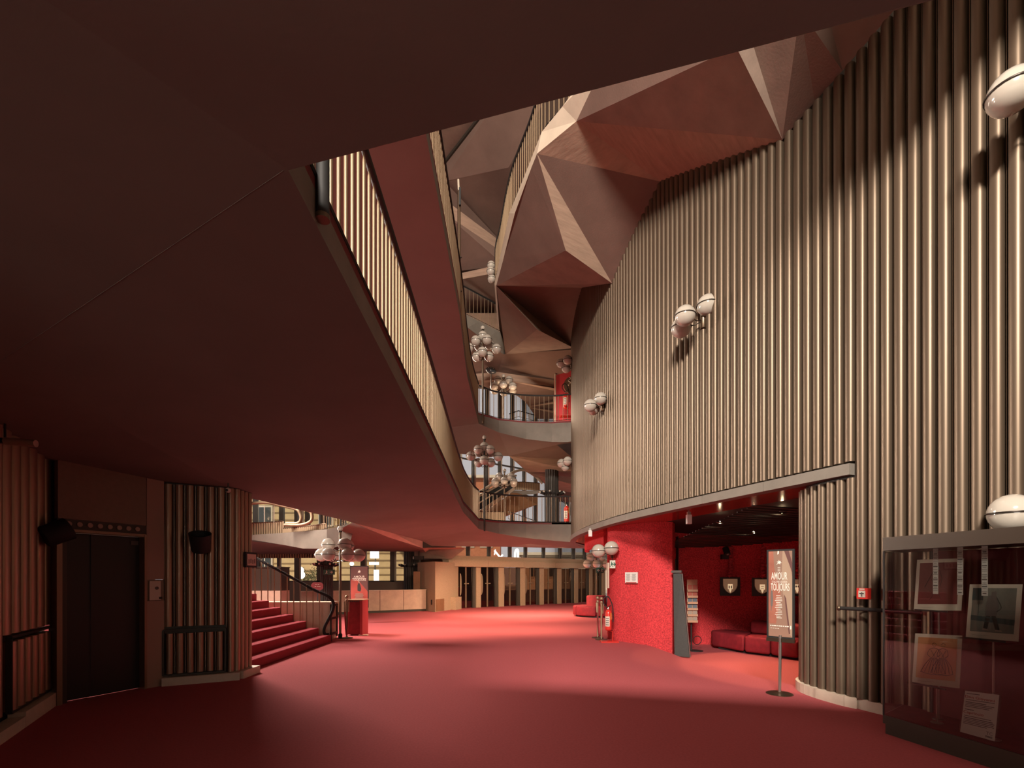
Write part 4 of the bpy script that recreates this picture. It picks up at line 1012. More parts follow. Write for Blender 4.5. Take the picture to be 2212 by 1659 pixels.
def poster(label, c, right, up, w, h, style, stand=None, frame_m='black_metal'):
    c = Vector(c); r = Vector(right).normalized(); u = Vector(up).normalized(); n = r.cross(u)
    if n.y > 0: n = -n
    t = thing('poster_stand', label, 'poster', stand if stand is not None else c)
    fr = MB()
    fr.frame(c - n * 0.012, r, n, u, w + 0.05, 0.02, h + 0.05); fr.build('frame', frame_m, t)
    P = lambda x, y, d=0.0: c + r * (x * w) + u * (y * h) + n * (0.003 + d)
    def patch(pts, m, d, name='print_patch'):
        MB().poly([P(x, y, d) for x, y in pts]).build(name, m, t)
    if style == 'red':
        patch([(-.5, -.5), (.5, -.5), (.5, .5), (-.5, .5)], 'poster_red', 0, 'print')
        patch([(-.5, .18), (-.1, .18), (.5, -.12), (.5, .5), (-.5, .5)], 'poster_dark', .0015)
        patch([(-.5, -.5), (.5, -.5), (.5, -.36), (-.5, -.36)], 'poster_dark', .0015)
        patch([(-.10, -.10), (.07, -.12), (.12, -.05), (.07, .04), (0, .10), (-.05, .09), (-.10, .03)], 'ink', .002, 'figure')
        patch([(-.04, .09), (.03, .09), (.02, .135), (-.03, .135)], 'leaflet_c', .0025, 'face')
        text('AMOUR', 0.076 * h, P(0, .245, .004), r, u, 'ink_pale', t, sx=1.0, thick=0.001)
        text('TOUJOURS', 0.076 * h, P(0, .172, .004), r, u, 'ink_pale', t, sx=0.90, thick=0.001)
        MB().frame(P(0, .205, .003), r, n, u, w * .8, .002, h * .010).build('rule', 'ink_pale', t)
        horse(P(0, .38, .003), r, u, n, 0.10 * w * 2, 'ink_pale', t)
        for k in range(10):
            MB().frame(P(0, -.17 - .018 * k, .003), r, n, u, w * (.42 + .12 * ((k * 5) % 4) / 3), .002, h * .008).build('text_line', 'leaflet_c', t)
        for k in range(6):
            MB().frame(P(-.36 + k * .12, -.415, .003), r, n, u, w * .08, .002, h * .008).build('text_line', 'ink_pale', t)
        MB().frame(P(.33, -.45, .003), r, n, u, w * .07, .002, h * .03).build('logo', 'ink_red', t)
    else:
        patch([(-.5, -.5), (.5, -.5), (.5, .5), (-.5, .5)], 'poster_brown', 0, 'print')
        patch([(-.5, -.35), (-.18, -.35), (.02, .0), (-.25, .3), (-.3, .5), (-.5, .5)], 'poster_rust', .001)
        patch([(.05, .1), (.2, -.1), (.36, -.45), (.5, -.5), (.5, .2), (.3, .5), (.1, .5)], 'poster_drape', .001, 'drape')
        patch([(.02, .5), (.17, .5), (.5, .25), (.5, .36), (.36, .5)], 'poster_dark', .0016, 'drape_shadow')
        patch([(.16, .0), (.25, -.05), (.42, -.46), (.36, -.46)], 'poster_dark', .0016, 'fold')
        patch([(-.41, -.14), (-.33, -.15), (-.30, -.07), (-.33, .04), (-.37, .06), (-.41, .0)], 'ink_grey', .002, 'figure')
        patch([(-.385, .06), (-.345, .06), (-.35, .10), (-.38, .10)], 'leaflet_c', .002, 'face')
        patch([(-.40, -.20), (-.37, -.20), (-.36, -.14), (-.39, -.14)], 'ink_grey', .002, 'leg_shadow')
        text('AMOUR', 0.122 * h, P(-.04, .205, .004), r, u, 'ink_pale', t, sx=0.40, thick=0.0012)
        text('STAGIONE 2023/2024', 0.036 * h, P(-.03, .140, .004), r, u, 'ink_pale', t, sx=0.50)
        text('TOUJOURS', 0.122 * h, P(0.0, .075, .004), r, u, 'ink_pale', t, sx=0.335, thick=0.0012)
        horse(P(-.05, .37, .003), r, u, n, 0.22 * w, 'ink_pale', t)
        patch([(-.12, .46), (-.06, .47), (-.05, .50), (-.11, .50)], 'ink_pale', .002, 'drop')
        for k in range(3):
            MB().frame(P(-.05, .31 - .02 * k, .003), r, n, u, w * .11, .002, h * .006).build('text_line', 'ink_pale', t)
        for k in range(14):
            MB().frame(P(-.06 + .02 * ((k * 3) % 4 - 1.5) * .6, -.02 - .020 * k, .003), r, n, u, w * (.19 + .12 * ((k * 5) % 4) / 3), .002, h * .0065).build('text_line', 'ink_pale', t)
        for k in range(9):
            MB().frame(P(-.40 + k * .09, -.375 - .003 * k * 0, .003), r, n, u, w * (.05 + .015 * (k % 3)), .002, h * .012).build('logo', 'ink_pale', t)
        for k in range(4):
            MB().frame(P(-.38 + k * .10, -.405, .003), r, n, u, w * .07, .002, h * .005).build('text_line', 'ink_pale', t)
        MB().frame(P(.44, -.385, .003), r, n, u, w * .05, .002, h * .04).build('logo', 'ink_pale', t)
    return t
# red poster by the marble parapet
q = fl(775, 1340)
pt, pb_ = at(776, 1224, 16.5), at(776, 1311, 16.5)
t = poster('red season poster with a dark seated figure, standing before the marble parapet', (pt + pb_) / 2, (1, 0.0, 0), (0, 0, 1), 0.575, (pt - pb_).length, 'red', Vector((pt.x, 16.5, 0)))
MB().box(pt.x - 0.02, pt.x + 0.02, 16.53, 16.57, 0.02, 0.7).build('pole', 'black_metal', t)
MB().lathe([(0.2, 0), (0.2, 0.02), (0.03, 0.03)], (pt.x, 16.55, 0), 18).build('foot', 'black_metal', t, 50)
# brown poster on a stand, foreground
sbp = fl(1684, 1499)
# picture corners of the panel: TL (1664,1193) TR (1714,1186) BL (1657,1368) BR (1708,1384)
yl, yr = sbp.y - 0.02, sbp.y - 0.29
yl, yr = sbp.y + 0.11, sbp.y - 0.11
TL, TR, BL, BR = at(1664, 1194, yl), at(1715, 1187, yr), at(1657, 1367, yl), at(1708, 1384, yr)
c = (TL + TR + BL + BR) / 4
rgt = (TR - TL + BR - BL); rgt.z = 0
up = (TL + TR - BL - BR)
t = poster('tall brown season poster on a round-footed pole beside the alcove opening', c, rgt, (0, 0, 1), rgt.length / 2, up.z / 2, 'brown', sbp)
MB().lathe([(0.165, 0), (0.165, 0.008), (0.15, 0.014), (0.03, 0.02), (0.022, 0.03)], sbp, 32).build('foot', 'rail_bronze', t, 50)
MB().cyl(sbp + Vector((0, 0, 0.02)), (c.x, c.y, c.z - up.z / 4 + 0.02), 0.019, 12).build('pole', 'steel', t, 50)
MB().frame(Vector((c.x, c.y, c.z - up.z / 4 - 0.045)), rgt, Vector((rgt.y, -rgt.x, 0)), (0, 0, 1), rgt.length / 2 + 0.05, 0.03, 0.05).build('bottom_rail', 'case_bronze', t)
# ================================================================== ALCOVE FURNISHING
AZ = -0.2
# downlights: real fittings with the lamps in them
for i, (x, y, lab) in enumerate(((at(1690, 1103, 8.55).x, 8.55, 'small bright downlight in the dark alcove ceiling, nearest the fluted corner'),
                                 (at(1555, 1127, 9.57).x, 9.57, 'small bright downlight in the dark alcove ceiling, nearest the red block'),
                                 (at(1628, 1148, 10.69).x, 10.69, 'small bright downlight in the dark alcove ceiling, deepest of the three'))):
    z = dz(y) - 0.035
    t = thing('downlight', lab, 'light', (x, y, z))
    MB().lathe([(0.045, 0.0), (0.06, 0.0), (0.055, 0.03), (0.045, 0.03)], (x, y, z - 0.01), 16).build('rim', 'steel', t, 50)
    MB().sphere((x, y, z + 0.004), 0.028, 12, 8).build('bulb', 'bulb', t, 50)
    lamp('SPOT', 'alcove_spot', (x, y, z - 0.045), (x + 0.1, y - (0.2 if i < 2 else 0.9), 0), 240, (1.0, 0.66, 0.36), 0.02, spot=1.35, blend=0.2)

def cushion(name, pts, z0, z1, m, parent, rad=0.06):
    o = MB().prism(pts, z0, z1).build(name, m, parent)
    bv = o.modifiers.new('bevel', 'BEVEL'); bv.width = rad; bv.segments = 4; bv.limit_method = 'ANGLE'; bv.angle_limit = math.radians(50)
    for p in o.data.polygons: p.use_smooth = True
    return o
def arc_seg(c, r0, r1, a0, a1, n=6):
    P = [(c[0] + r1 * math.cos(math.radians(a0 + (a1 - a0) * k / n)), c[1] + r1 * math.sin(math.radians(a0 + (a1 - a0) * k / n))) for k in range(n + 1)]
    Q = [(c[0] + r0 * math.cos(math.radians(a1 + (a0 - a1) * k / n)), c[1] + r0 * math.sin(math.radians(a1 + (a0 - a1) * k / n))) for k in range(n + 1)]
    return P + Q
# long low sofa, free curve
s0, s1, s2, s3, s4 = fl(1545, 1403, AZ), fl(1607, 1413, AZ), fl(1664, 1420, AZ), fl(1725, 1428, AZ), fl(1800, 1438, AZ)
t = thing('curved_sofa', 'low red velvet sofa of joined cushions in the dark red alcove', 'sofa', s1 + Vector((0, 0, 0)))
dep = Vector((0.62, 0.78, 0)) * 1.0
SP = [s0, s1, s2, s3, s4]
for k in range(4):
    a, b = SP[k], SP[k + 1]; a = a + (b - a) * 0.012; b = b - (b - a) * 0.012
    if k == 0:
        n_ = Vector((-(b - a).y, (b - a).x, 0)).normalized()
        pts = [(a.x + 0.12, a.y - 0.02), (b.x, b.y), (b.x + dep.x, b.y + dep.y), (a.x + dep.x * .9, a.y + dep.y * .95), (a.x + 0.1, a.y + 0.5), (a.x, a.y + 0.18)]
    else: pts = [(a.x, a.y), (b.x, b.y), (b.x + dep.x, b.y + dep.y), (a.x + dep.x, a.y + dep.y)]
    cushion('seat_cushion', pts, AZ + 0.05, AZ + 0.42, 'red_velvet', t)
for k in range(1, 4):
    a, b = SP[k] + dep * 0.55 + Vector((0.0, 0, 0)), SP[k + 1] + dep * 0.55
    a = a + (b - a) * 0.012; b = b - (b - a) * 0.012
    cushion('back_cushion', [(a.x, a.y), (b.x, b.y), (b.x + dep.x * .35, b.y + dep.y * .35), (a.x + dep.x * .35, a.y + dep.y * .35)], AZ + 0.424, AZ + 0.72, 'red_velvet', t, 0.07)
MB().prism([(p.x + 0.12, p.y + 0.1) for p in SP] + [(p.x + dep.x * .9, p.y + dep.y * .9) for p in reversed(SP)], AZ, AZ + 0.045).build('base', 'black_metal', t)

# shield frames on ruffled ribbons
def backY(u):
    return 12.45 - 0.0
frames = [(1577, 1267, 12.5, 36, 'dark framed shield emblem nearest the leaflet rack, hanging on a ruffled red ribbon'),
          (1647, 1268, 11.9, 37, 'dark framed shield emblem half behind the brown poster, hanging on a ruffled red ribbon'),
          (1722, 1268, 11.2, 39, 'dark framed shield emblem cut off by the fluted corner, hanging on a ruffled red ribbon')]
for i, (u, v, y, wpx, lab) in enumerate(frames):
    c = at(u, v, y); w = wpx / F * y * 1.12; h = 40 / F * y * 1.0
    r = Vector((0.87, -0.5, 0)) if i else Vector((0.97, -0.24, 0)); n = Vector((r.y, -r.x, 0))
    t = thing('shield_frame', lab, 'picture', c)
    up = Vector((0, 0, 1))
    MB().frame(c, r, n, up, w, 0.05, h).build('frame', 'shield_dark', t)
    P = lambda x, z, d=0.028: c + r * (x * w) + up * (z * h) + n * d
    out = [(-.36, .42), (.36, .42), (.36, .05), (.30, -.12), (.18, -.27), (0, -.38), (-.18, -.27), (-.30, -.12), (-.36, .05)]
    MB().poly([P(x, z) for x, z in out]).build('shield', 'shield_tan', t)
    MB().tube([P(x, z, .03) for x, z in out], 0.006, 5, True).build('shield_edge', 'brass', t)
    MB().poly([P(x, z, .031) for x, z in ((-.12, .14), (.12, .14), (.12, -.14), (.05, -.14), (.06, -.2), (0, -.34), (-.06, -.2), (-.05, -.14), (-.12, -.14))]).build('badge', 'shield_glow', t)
    for (x0, x1, z0, z1) in (((-.08, -.03, -.10, .05), (.03, .08, -.10, .05)), ((-.07, .07, .02, .05), (-.07, .07, -.10, -.08)), ((-.07, -.02, -.02, .08), (.02, .07, -.02, .08)))[i]:
        MB().poly([P(x0, z0, .033), P(x1, z0, .033), P(x1, z1, .033), P(x0, z1, .033)]).build('mark', 'ink', t)
    # ribbon
    top = at(u + (2 if i < 2 else 5), 1181, y); bot = at(u, v - 21, y)
    pts = []; rs = []
    for k in range(34):
        f = k / 33; p = top.lerp(bot, f) - n * -0.035
        pts.append(p + r * (0.035 * math.sin(k * 1.9 + i)) ); rs.append(0.030 + 0.026 * math.sin(k * 2.3 + i * 2) ** 2)
    o = tag(MB().tube(pts, rs, 8).build('ruffled_ribbon', 'red_board', None, 70), ['ruffled red ribbon above the shield nearest the leaflet rack', 'ruffled red ribbon above the shield half behind the brown poster', 'ruffled red ribbon above the shield at the fluted corner'][i], 'ribbon', 'ruffled red ribbons in the alcove')
# black spotlight beside first ribbon
c = at(1567, 1193, 12.2)
t = thing('wall_spotlight', 'black spotlight fixture on the red wall beside the first ruffled ribbon', 'lamp', c)
MB().cyl(c + Vector((0, 0, 0.10)), c + Vector((0.0, -0.12, -0.06)), 0.075, 18).build('housing', 'black_metal', t, 50)
MB().frame(c + Vector((0, 0.05, -0.11)), (1, 0, 0), (0, 1, 0), (0, 0, 1), 0.16, 0.12, 0.12).build('driver_box', 'black_metal', t)
MB().sphere(c + Vector((0.01, -0.10, -0.03)), 0.05, 14, 8).build('lens', 'leaflet_c', t, 50)

# anthracite display panel + leaflet rack
pa, pb2 = fl(1457, 1419, AZ), fl(1489, 1422, AZ)
t = thing('leaning_board', 'tall anthracite board leaning beside the bright red block', 'panel', (pa + pb2) / 2)
H = 1.86
d = pb2 - pa; nrm = Vector((-d.y, d.x, 0)).normalized()
a, b = pa + Vector((0, 0, 0.02)), pb2 + Vector((0, 0, 0.02)); tl = pa + Vector((-0.01, 0.05, H)); tr_ = pb2 + Vector((-0.14, 0.1, H - 0.03))
mb = MB(); mb.add([a, b, tr_, tl] + [p + nrm * 0.04 for p in (a, b, tr_, tl)], [(0, 1, 2, 3), (7, 6, 5, 4), (0, 4, 5, 1), (1, 5, 6, 2), (2, 6, 7, 3), (3, 7, 4, 0)])
mb.build('board', 'anthracite', t)
MB().tube([b + Vector((0.02, 0, 0)), tr_ + Vector((0.02, 0, 0))], 0.014, 6).build('edge_strip', 'steel', t)
MB().frame((tl + tr_) / 2 + Vector((-0.01, 0, 0.03)), d, nrm, (0, 0, 1), 0.22, 0.06, 0.05).build('top_clip', 'steel', t)
# leaflet rack: six pockets with leaflets
r0_ = at(1495, 1330, 11.6)
rt = thing('leaflet_rack', 'narrow wooden leaflet rack with six pockets behind the anthracite panel', 'rack', Vector((r0_.x, r0_.y, AZ)))
rx = Vector((1, -0.15, 0)).normalized(); rn = Vector((-0.15, -1, 0)).normalized()
zt, zb = at(1495, 1252, 11.6).z, at(1495, 1345, 11.6).z
w = 0.235
MB().frame(Vector((r0_.x, r0_.y, (zt + zb) / 2)), rx, rn, (0, 0, 1), w, 0.03, zt - zb).build('back_board', 'box_wood', rt)
MB().cyl((r0_.x, r0_.y + 0.05, AZ + 0.02), (r0_.x, r0_.y + 0.05, zt - 0.1), 0.018, 8).build('pole', 'black_metal', rt)
MB().lathe([(0.17, 0), (0.17, 0.015), (0.02, 0.025)], (r0_.x + 0.1, r0_.y + 0.05, AZ), 18).build('foot', 'black_metal', rt, 50)
for k in range(7):
    z = zb + (zt - zb) * (k + 0.02) / 7
    if k < 6: MB().frame(Vector((r0_.x, r0_.y, z + 0.03)) + rn * 0.045, rx, rn, (0, 0, 1), w, 0.06, 0.05).build('pocket', 'box_wood', rt)
    for j in range(2):
        if k == 0:
            continue
        z2 = zb + (zt - zb) * (k - 1 + 0.55) / 7 + 0.02
        o = MB().frame(Vector((r0_.x, r0_.y, z2)) + rx * (-0.055 + 0.11 * j) + rn * (0.028 + 0.004 * j), rx, rn, (0, 0, 1), 0.095, 0.012, 0.13).build('leaflet', ['leaflet_a', 'leaflet_b', 'leaflet_c'][(k * 2 + j * 3 + k // 2) % 3], rt)
t = tag(MB().tube([at(1506 + 9 * math.cos(a_ * 2 * PI / 20), 1383 + 9 * math.sin(a_ * 2 * PI / 20), 11.7) for a_ in range(20)], 0.009, 6, True).build('cable_loop', 'black_metal', None, 60), 'black cable coiled in a loop at the foot of the red alcove wall', 'cable')
# emergency lights under the band
for (u, v, y, lab) in ((1488, 1122, 9.2, 'white emergency light box under the red lacquer soffit, nearest the alcove opening'), (1275, 1152, 12.9, 'white emergency light box under the drum edge above the globe pair')):
    c = at(u, v, y); s = 0.09
    t = thing('emergency_light', lab, 'light', c)
    MB().frame(c, (1, 0, 0), (0, 1, 0), (0, 0, 1), 0.085, 0.085, 0.17).build('body', 'paper_white', t)
    MB().frame(c + Vector((0, 0, 0.11)), (1, 0, 0), (0, 1, 0), (0, 0, 1), 0.06, 0.06, 0.06).build('lamp_head', 'steel', t)
    MB().cyl(c + Vector((0, 0, 0.13)), Vector((c.x, c.y, 2.80)), 0.012, 6).build('hanger', 'steel', t)

# ================================================================== ROUND POUF
PC = (3.36, 19.5)
t = thing('round_pouf', 'round red velvet pouf seat with a drum-shaped back, before the entrance doors', 'seat', (PC[0], PC[1], 0))
for k in range(6):
    cushion('seat_cushion', arc_seg(PC, 0.34, 0.93, 200 + 60 * k + 1.2, 260 + 60 * k - 1.2), 0.06, 0.42, 'red_velvet', t, 0.05)
o = MB().lathe([(0.40, 0.06), (0.40, 0.76), (0.36, 0.82), (0.05, 0.83)], (PC[0], PC[1], 0), 28).build('back_drum', 'red_velvet', t, 50)
MB().lathe([(0.80, 0), (0.80, 0.055), (0.1, 0.056)], (PC[0], PC[1], 0), 28).build('base', 'black_metal', t, 50)

# ================================================================== WALL PIECES NEAR THE CASE
# fire call point, handrail
def wallY(u):
    r = (u - CX) / F
    return min((p for p in SL if p.y < 17.4), key=lambda p: abs(p.x / p.y - r)).y
wt_ = Vector((0.342, -0.94, 0)); wnn = Vector((-0.94, -0.342, 0))
c = at(1866, 1282, wallY(1866) - 0.07)
t = thing('fire_call_point', 'red fire alarm box with white label on the fluted wall', 'alarm box', c)
MB().frame(c, wt_, wnn, (0, 0, 1), 0.125, 0.06, 0.125).build('body', 'ext_red', t)
MB().frame(c + wnn * 0.033 - Vector((0, 0, 0.005)), wt_, wnn, (0, 0, 1), 0.075, 0.006, 0.075).build('label_plate', 'label_white', t)
MB().frame(c + wnn * 0.037, wt_, wnn, (0, 0, 1), 0.05, 0.004, 0.012).build('arrow', 'ink', t)
MB().frame(c + wnn * 0.037 - Vector((0, 0, 0.01)), wt_, wnn, (0, 0, 1), 0.015, 0.004, 0.05).build('bar', 'ink_grey', t)
MB().frame(c + wnn * 0.033 + Vector((0, 0, 0.05)), wt_, wnn, (0, 0, 1), 0.06, 0.004, 0.012).build('flame_mark', 'label_white', t)
h0, h1 = at(1812, 1312, wallY(1812) - 0.16), at(1990, 1318, wallY(1990) - 0.1)
h0.z = h1.z = 1.19
t = thing('wall_handrail', 'dark handrail fixed across the fluted wall beside the display case', 'rail', h0)
MB().tube([h0, h1], 0.022, 10).build('bar', 'rail_black', t, 50); MB().sphere(h0, 0.03, 12, 8).build('end_knob', 'rail_bronze', t, 50)
for f in (0.25, 0.8):
    p = h0.lerp(h1, f); MB().cyl(p, p - wnn * 0.2, 0.011, 6).build('bracket', 'rail_black', t)

# ================================================================== DISPLAY CASE
B0 = fl(1907, 1584); B1d = Vector((0.21, -0.978, 0)); BN = Vector((-0.978, -0.21, 0))   # front runs along B1d, BN faces the foyer
sd = Vector((0.80, 0.60, 0)).normalized()                                                # side runs back to the wall
case = thing('display_case', 'tall bronze framed glass display case against the fluted wall', 'display case', B0)
LF, LSD = 1.75, 0.62
def cp(f, s, z): return B0 + B1d * f + sd * s + Vector((0, 0, z))
def slab(f0, f1, s0, s1, z0, z1):
    return MB().prism([cp(f0, s0, 0)[:2], cp(f0, s1, 0)[:2], cp(f1, s1, 0)[:2], cp(f1, s0, 0)[:2]], z0, z1)
slab(0.02, LF, 0.02, LSD, 0, 0.10).build('lower_plinth', 'case_bronze', case)
slab(0.0, LF, 0.0, LSD, 0.104, 0.185).build('base', 'case_bronze', case)
slab(0.0, LF, 0.0, LSD, 1.82, 1.95).build('canopy', 'case_bronze', case)
slab(0.012, LF, 0.012, LSD, 0.186, 0.192).build('cloth_floor', 'case_cloth', case)
MB().frame(cp(LF / 2 + 0.12, LSD - 0.01, 1.0), B1d, BN, (0, 0, 1), LF - 0.3, 0.02, 1.63).build('back_panel', 'case_red', case)
MB().frame(cp(0.28, LSD - 0.02, 1.0), B1d, BN, (0, 0, 1), 0.02, 0.03, 1.63).build('back_post', 'brass', case)
MB().frame(cp(0.31, LSD - 0.02, 1.0), B1d, BN, (0, 0, 1), 0.02, 0.03, 1.63).build('back_post', 'rail_black', case)
MB().frame(cp(LF / 2, 0.006, 1.0), B1d, BN, (0, 0, 1), LF, 0.006, 1.63).build('front_pane', 'glass_case', case)
MB().frame(cp(0.006, LSD / 2, 1.0), sd, Vector((sd.y, -sd.x, 0)), (0, 0, 1), LSD, 0.006, 1.63).build('side_pane', 'glass_case', case)
MB().frame(cp(0.008, 0.008, 1.0), B1d, BN, (0, 0, 1), 0.014, 0.014, 1.63).build('corner_post', 'rail_black', case)
# shelves, stands, sheets
def infront(u, v, s):
    """point in the case plane set back by s where picture column u, row v falls"""
    a = cp(0, s, 0); r = (u - CX) / F; f = (r * a.y - a.x) / (B1d.x - r * B1d.y); p = a + B1d * f
    return at(u, v, p.y)
def sheet(label, corners, s, m, kind):
    TL, TR, BL, BR = [infront(u, v, s + ds) for (u, v), ds in zip(corners, (0.07, 0.07, 0, 0))]
    r = (TR - TL).normalized(); u = ((TL + TR) - (BL + BR)).normalized(); n = r.cross(u).normalized()
    if n.dot(BN) < 0: n = -n
    t = thing('costume_sketch', label, 'drawing', (BL + BR) / 2)
    def P(x, y, d=0.0):
        return TL * (1 - x) * y + TR * x * y + BL * (1 - x) * (1 - y) + BR * x * (1 - y) + n * d
    mb = MB(); A = [P(0, 0), P(1, 0), P(1, 1), P(0, 1)]; mb.add(A + [p - n * 0.006 for p in A], [(0, 1, 2, 3), (7, 6, 5, 4), (0, 4, 5, 1), (1, 5, 6, 2), (2, 6, 7, 3), (3, 7, 4, 0)])
    mb.build('sheet', 'paper', t)
    MB().poly([P(.08, .12, .002), P(.92, .12, .002), P(.92, .93, .002), P(.08, .93, .002)]).build('print', m, t)
    def line(pts, r_=0.0021, mm='ink'):
        MB().tube(spline([P(x, y, .003) for x, y in pts], 4), r_, 4).build('pencil_line', mm, t)
    def patch(pts, mm, name): MB().poly([P(x, y, .003) for x, y in pts]).build(name, mm, t)
    line([(.12, .06), (.3, .055), (.45, .065)], 0.0006)
    if kind == 'dresses':
        for sx_, w_ in ((.45, 1.0), (.64, .85)):
            line([(sx_ - .05, .80), (sx_, .83), (sx_ + .05, .80)], .0018, 'ink'); line([(sx_ - .04, .78), (sx_, .76), (sx_ + .04, .78)], .0014, 'ink')
            line([(sx_ - .10 * w_, .70), (sx_, .73), (sx_ + .10 * w_, .70)])
            line([(sx_ - .10 * w_, .70), (sx_ - .14 * w_, .60), (sx_ - .08 * w_, .55)]); line([(sx_ + .10 * w_, .70), (sx_ + .13 * w_, .60), (sx_ + .06 * w_, .55)])
            line([(sx_ - .07, .69), (sx_ + .03, .55)]); line([(sx_ + .06, .69), (sx_ - .02, .55)])
            for k in range(7):
                e = -.27 + .09 * k
                line([(sx_ + e * .2, .54), (sx_ + e * .65, .40), (sx_ + e * w_, .24 + .01 * (k % 2))])
            line([(sx_ - .27 * w_, .25), (sx_ - .1, .215), (sx_ + .1, .215), (sx_ + .27 * w_, .25)])
    elif kind == 'walker':
        patch([(.08, .12), (.92, .12), (.92, .36), (.08, .40)], 'teal_dark', 'floor_wash') if False else None
        patch([(.08, .70), (.30, .70), (.30, .93), (.08, .93)], 'teal_dark', 'wash')
        patch([(.08, .33), (.92, .27), (.92, .37), (.08, .42)], 'teal_dark', 'wash')
        patch([(.46, .86), (.54, .87), (.56, .82), (.52, .78), (.46, .80)], 'ink_grey', 'head')
        patch([(.40, .79), (.55, .80), (.62, .60), (.58, .42), (.36, .42), (.36, .62)], 'ink_grey', 'coat')
        patch([(.38, .42), (.47, .42), (.42, .18), (.34, .18)], 'ink', 'leg'); patch([(.48, .42), (.57, .42), (.66, .17), (.58, .17)], 'ink', 'leg')
        patch([(.32, .16), (.45, .15), (.44, .18), (.34, .19)], 'leaflet_c', 'shoe'); patch([(.57, .15), (.72, .14), (.67, .18), (.58, .18)], 'leaflet_c', 'shoe')
        line([(.56, .76), (.66, .58), (.58, .50)], .002); line([(.22, .68), (.22, .42)], .0012)
    else:
        patch([(.42, .86), (.50, .87), (.52, .80), (.46, .77), (.41, .80)], 'ink_grey', 'head')
        line([(.40, .78), (.30, .60), (.22, .45)], .0016); line([(.52, .78), (.58, .62), (.55, .45)], .0016); line([(.34, .62), (.45, .50), (.56, .60)], .0014)
        line([(.30, .42), (.40, .30), (.34, .20)], .0014); line([(.50, .44), (.54, .30), (.60, .20)], .0014)
        patch([(.62, .70), (.78, .70), (.78, .86), (.62, .86)], 'leaflet_c', 'note') if False else None
    return t, (BL + BR) / 2, r, n
def stand(pt, label, u=None):
    """clear ledge on a thin rod down to the cloth"""
    t = thing('acrylic_stand', label, 'stand', Vector((pt.x, pt.y, 0.192)))
    c = pt - BN * 0.0
    MB().frame(c + Vector((0, 0, -0.012)) - BN * 0.03, B1d, BN, (0, 0, 1), 0.44, 0.20, 0.008).build('ledge', 'glass_case', t)
    MB().frame(c + BN * 0.07 + Vector((0, 0, -0.002)), B1d, BN, (0, 0, 1), 0.30, 0.006, 0.014).build('lip', 'ink', t)
    MB().cyl(c - BN * 0.03 + Vector((0, 0, -0.016)), Vector((c.x - BN.x * 0.03, c.y - BN.y * 0.03, 0.195)), 0.008, 8).build('rod', 'steel', t)
    MB().lathe([(0.05, 0), (0.05, 0.006), (0.01, 0.01)], (c.x - BN.x * 0.03, c.y - BN.y * 0.03, 0.193), 16).build('foot', 'steel', t, 50)
t_, p_, _, _ = sheet('costume sketch on maroon ground, upper left in the glass case', [(1981, 1209), (2082, 1206), (1974, 1318), (2076, 1319)], 0.34, 'maroon_print', 'figure'); stand(p_, 'clear stand under the maroon costume sketch')
t_, p_, _, _ = sheet('costume sketch of two ladies in wide dresses on orange ground', [(1977, 1368), (2078, 1373), (1970, 1475), (2072, 1487)], 0.20, 'orange_print', 'dresses'); stand(p_, 'clear stand under the orange costume sketch')
t_, p_, _, _ = sheet('costume sketch of a walking man in a coat on blue-green ground', [(2095, 1262), (2208, 1262), (2086, 1376), (2199, 1386)], 0.16, 'teal_print', 'walker'); stand(p_, 'clear stand under the blue-green costume sketch')
# text card
TL, TR, BL, BR = infront(2085, 1492, 0.17), infront(2158, 1501, 0.17), infront(2074, 1565, 0.12), infront(2148, 1579, 0.12)
BL.z = BR.z = 0.20
r = (TR - TL).normalized(); u_ = ((TL + TR) - (BL + BR)).normalized(); n = r.cross(u_).normalized()
if n.dot(BN) < 0: n = -n
t = thing('caption_card', 'white printed caption card standing on the case floor', 'card', (BL + BR) / 2)
def P(x, y, d=0.0): return TL * (1 - x) * y + TR * x * y + BL * (1 - x) * (1 - y) + BR * x * (1 - y) + n * d
A = [P(0, 0), P(1, 0), P(1, 1), P(0, 1)]
MB().add(A + [p - n * 0.004 for p in A], [(0, 1, 2, 3), (7, 6, 5, 4), (0, 4, 5, 1), (1, 5, 6, 2), (2, 6, 7, 3), (3, 7, 4, 0)]).build('card', 'paper_white', t)
A = [P(-.06, 0, -.006), P(1.06, 0, -.006), P(1.06, 1.04, -.006), P(-.06, 1.04, -.006)]
MB().add(A + [p - n * 0.004 for p in A], [(0, 1, 2, 3), (7, 6, 5, 4), (0, 4, 5, 1), (1, 5, 6, 2), (2, 6, 7, 3), (3, 7, 4, 0)]).build('acrylic_holder', 'glass_case', t)
cw = (TR - TL).length; chh = ((TL + TR) - (BL + BR)).length / 2
ux = (TR - TL + BR - BL).normalized(); uy = ((TL + TR) - (BL + BR)).normalized(); uy = (uy - ux * uy.dot(ux)).normalized()
if ux.cross(uy).dot(n) < 0: pass
text('Don Giovanni', 0.085 * chh, P(.46, .86, .002), ux, uy, 'ink_red', t, sx=1.25, thick=0.0004)
text('Capriccio', 0.085 * chh, P(.33, .50, .002), ux, uy, 'ink_red', t, sx=1.25, thick=0.0004)
text('TC', 0.10 * chh, P(.85, .13, .002), ux, uy, 'ink_grey', t, sx=1.0)
for k, (y, w_) in enumerate(((.945, .4), (.80, .85), (.745, .62), (.71, .85), (.675, .8), (.64, .72), (.57, .28), (.42, .8), (.375, .85), (.34, .9), (.305, .88), (.27, .9), (.235, .7), (.07, .2), (.05, .2))):
    x0 = .06 if k < 13 else .74
    MB().poly([P(x0, y - .008, .002), P(x0 + w_, y - .008, .002), P(x0 + w_, y + .006, .002), P(x0, y + .006, .002)]).build('text_line', 'ink' if k in (0, 2, 6, 8) else 'ink_grey', t)
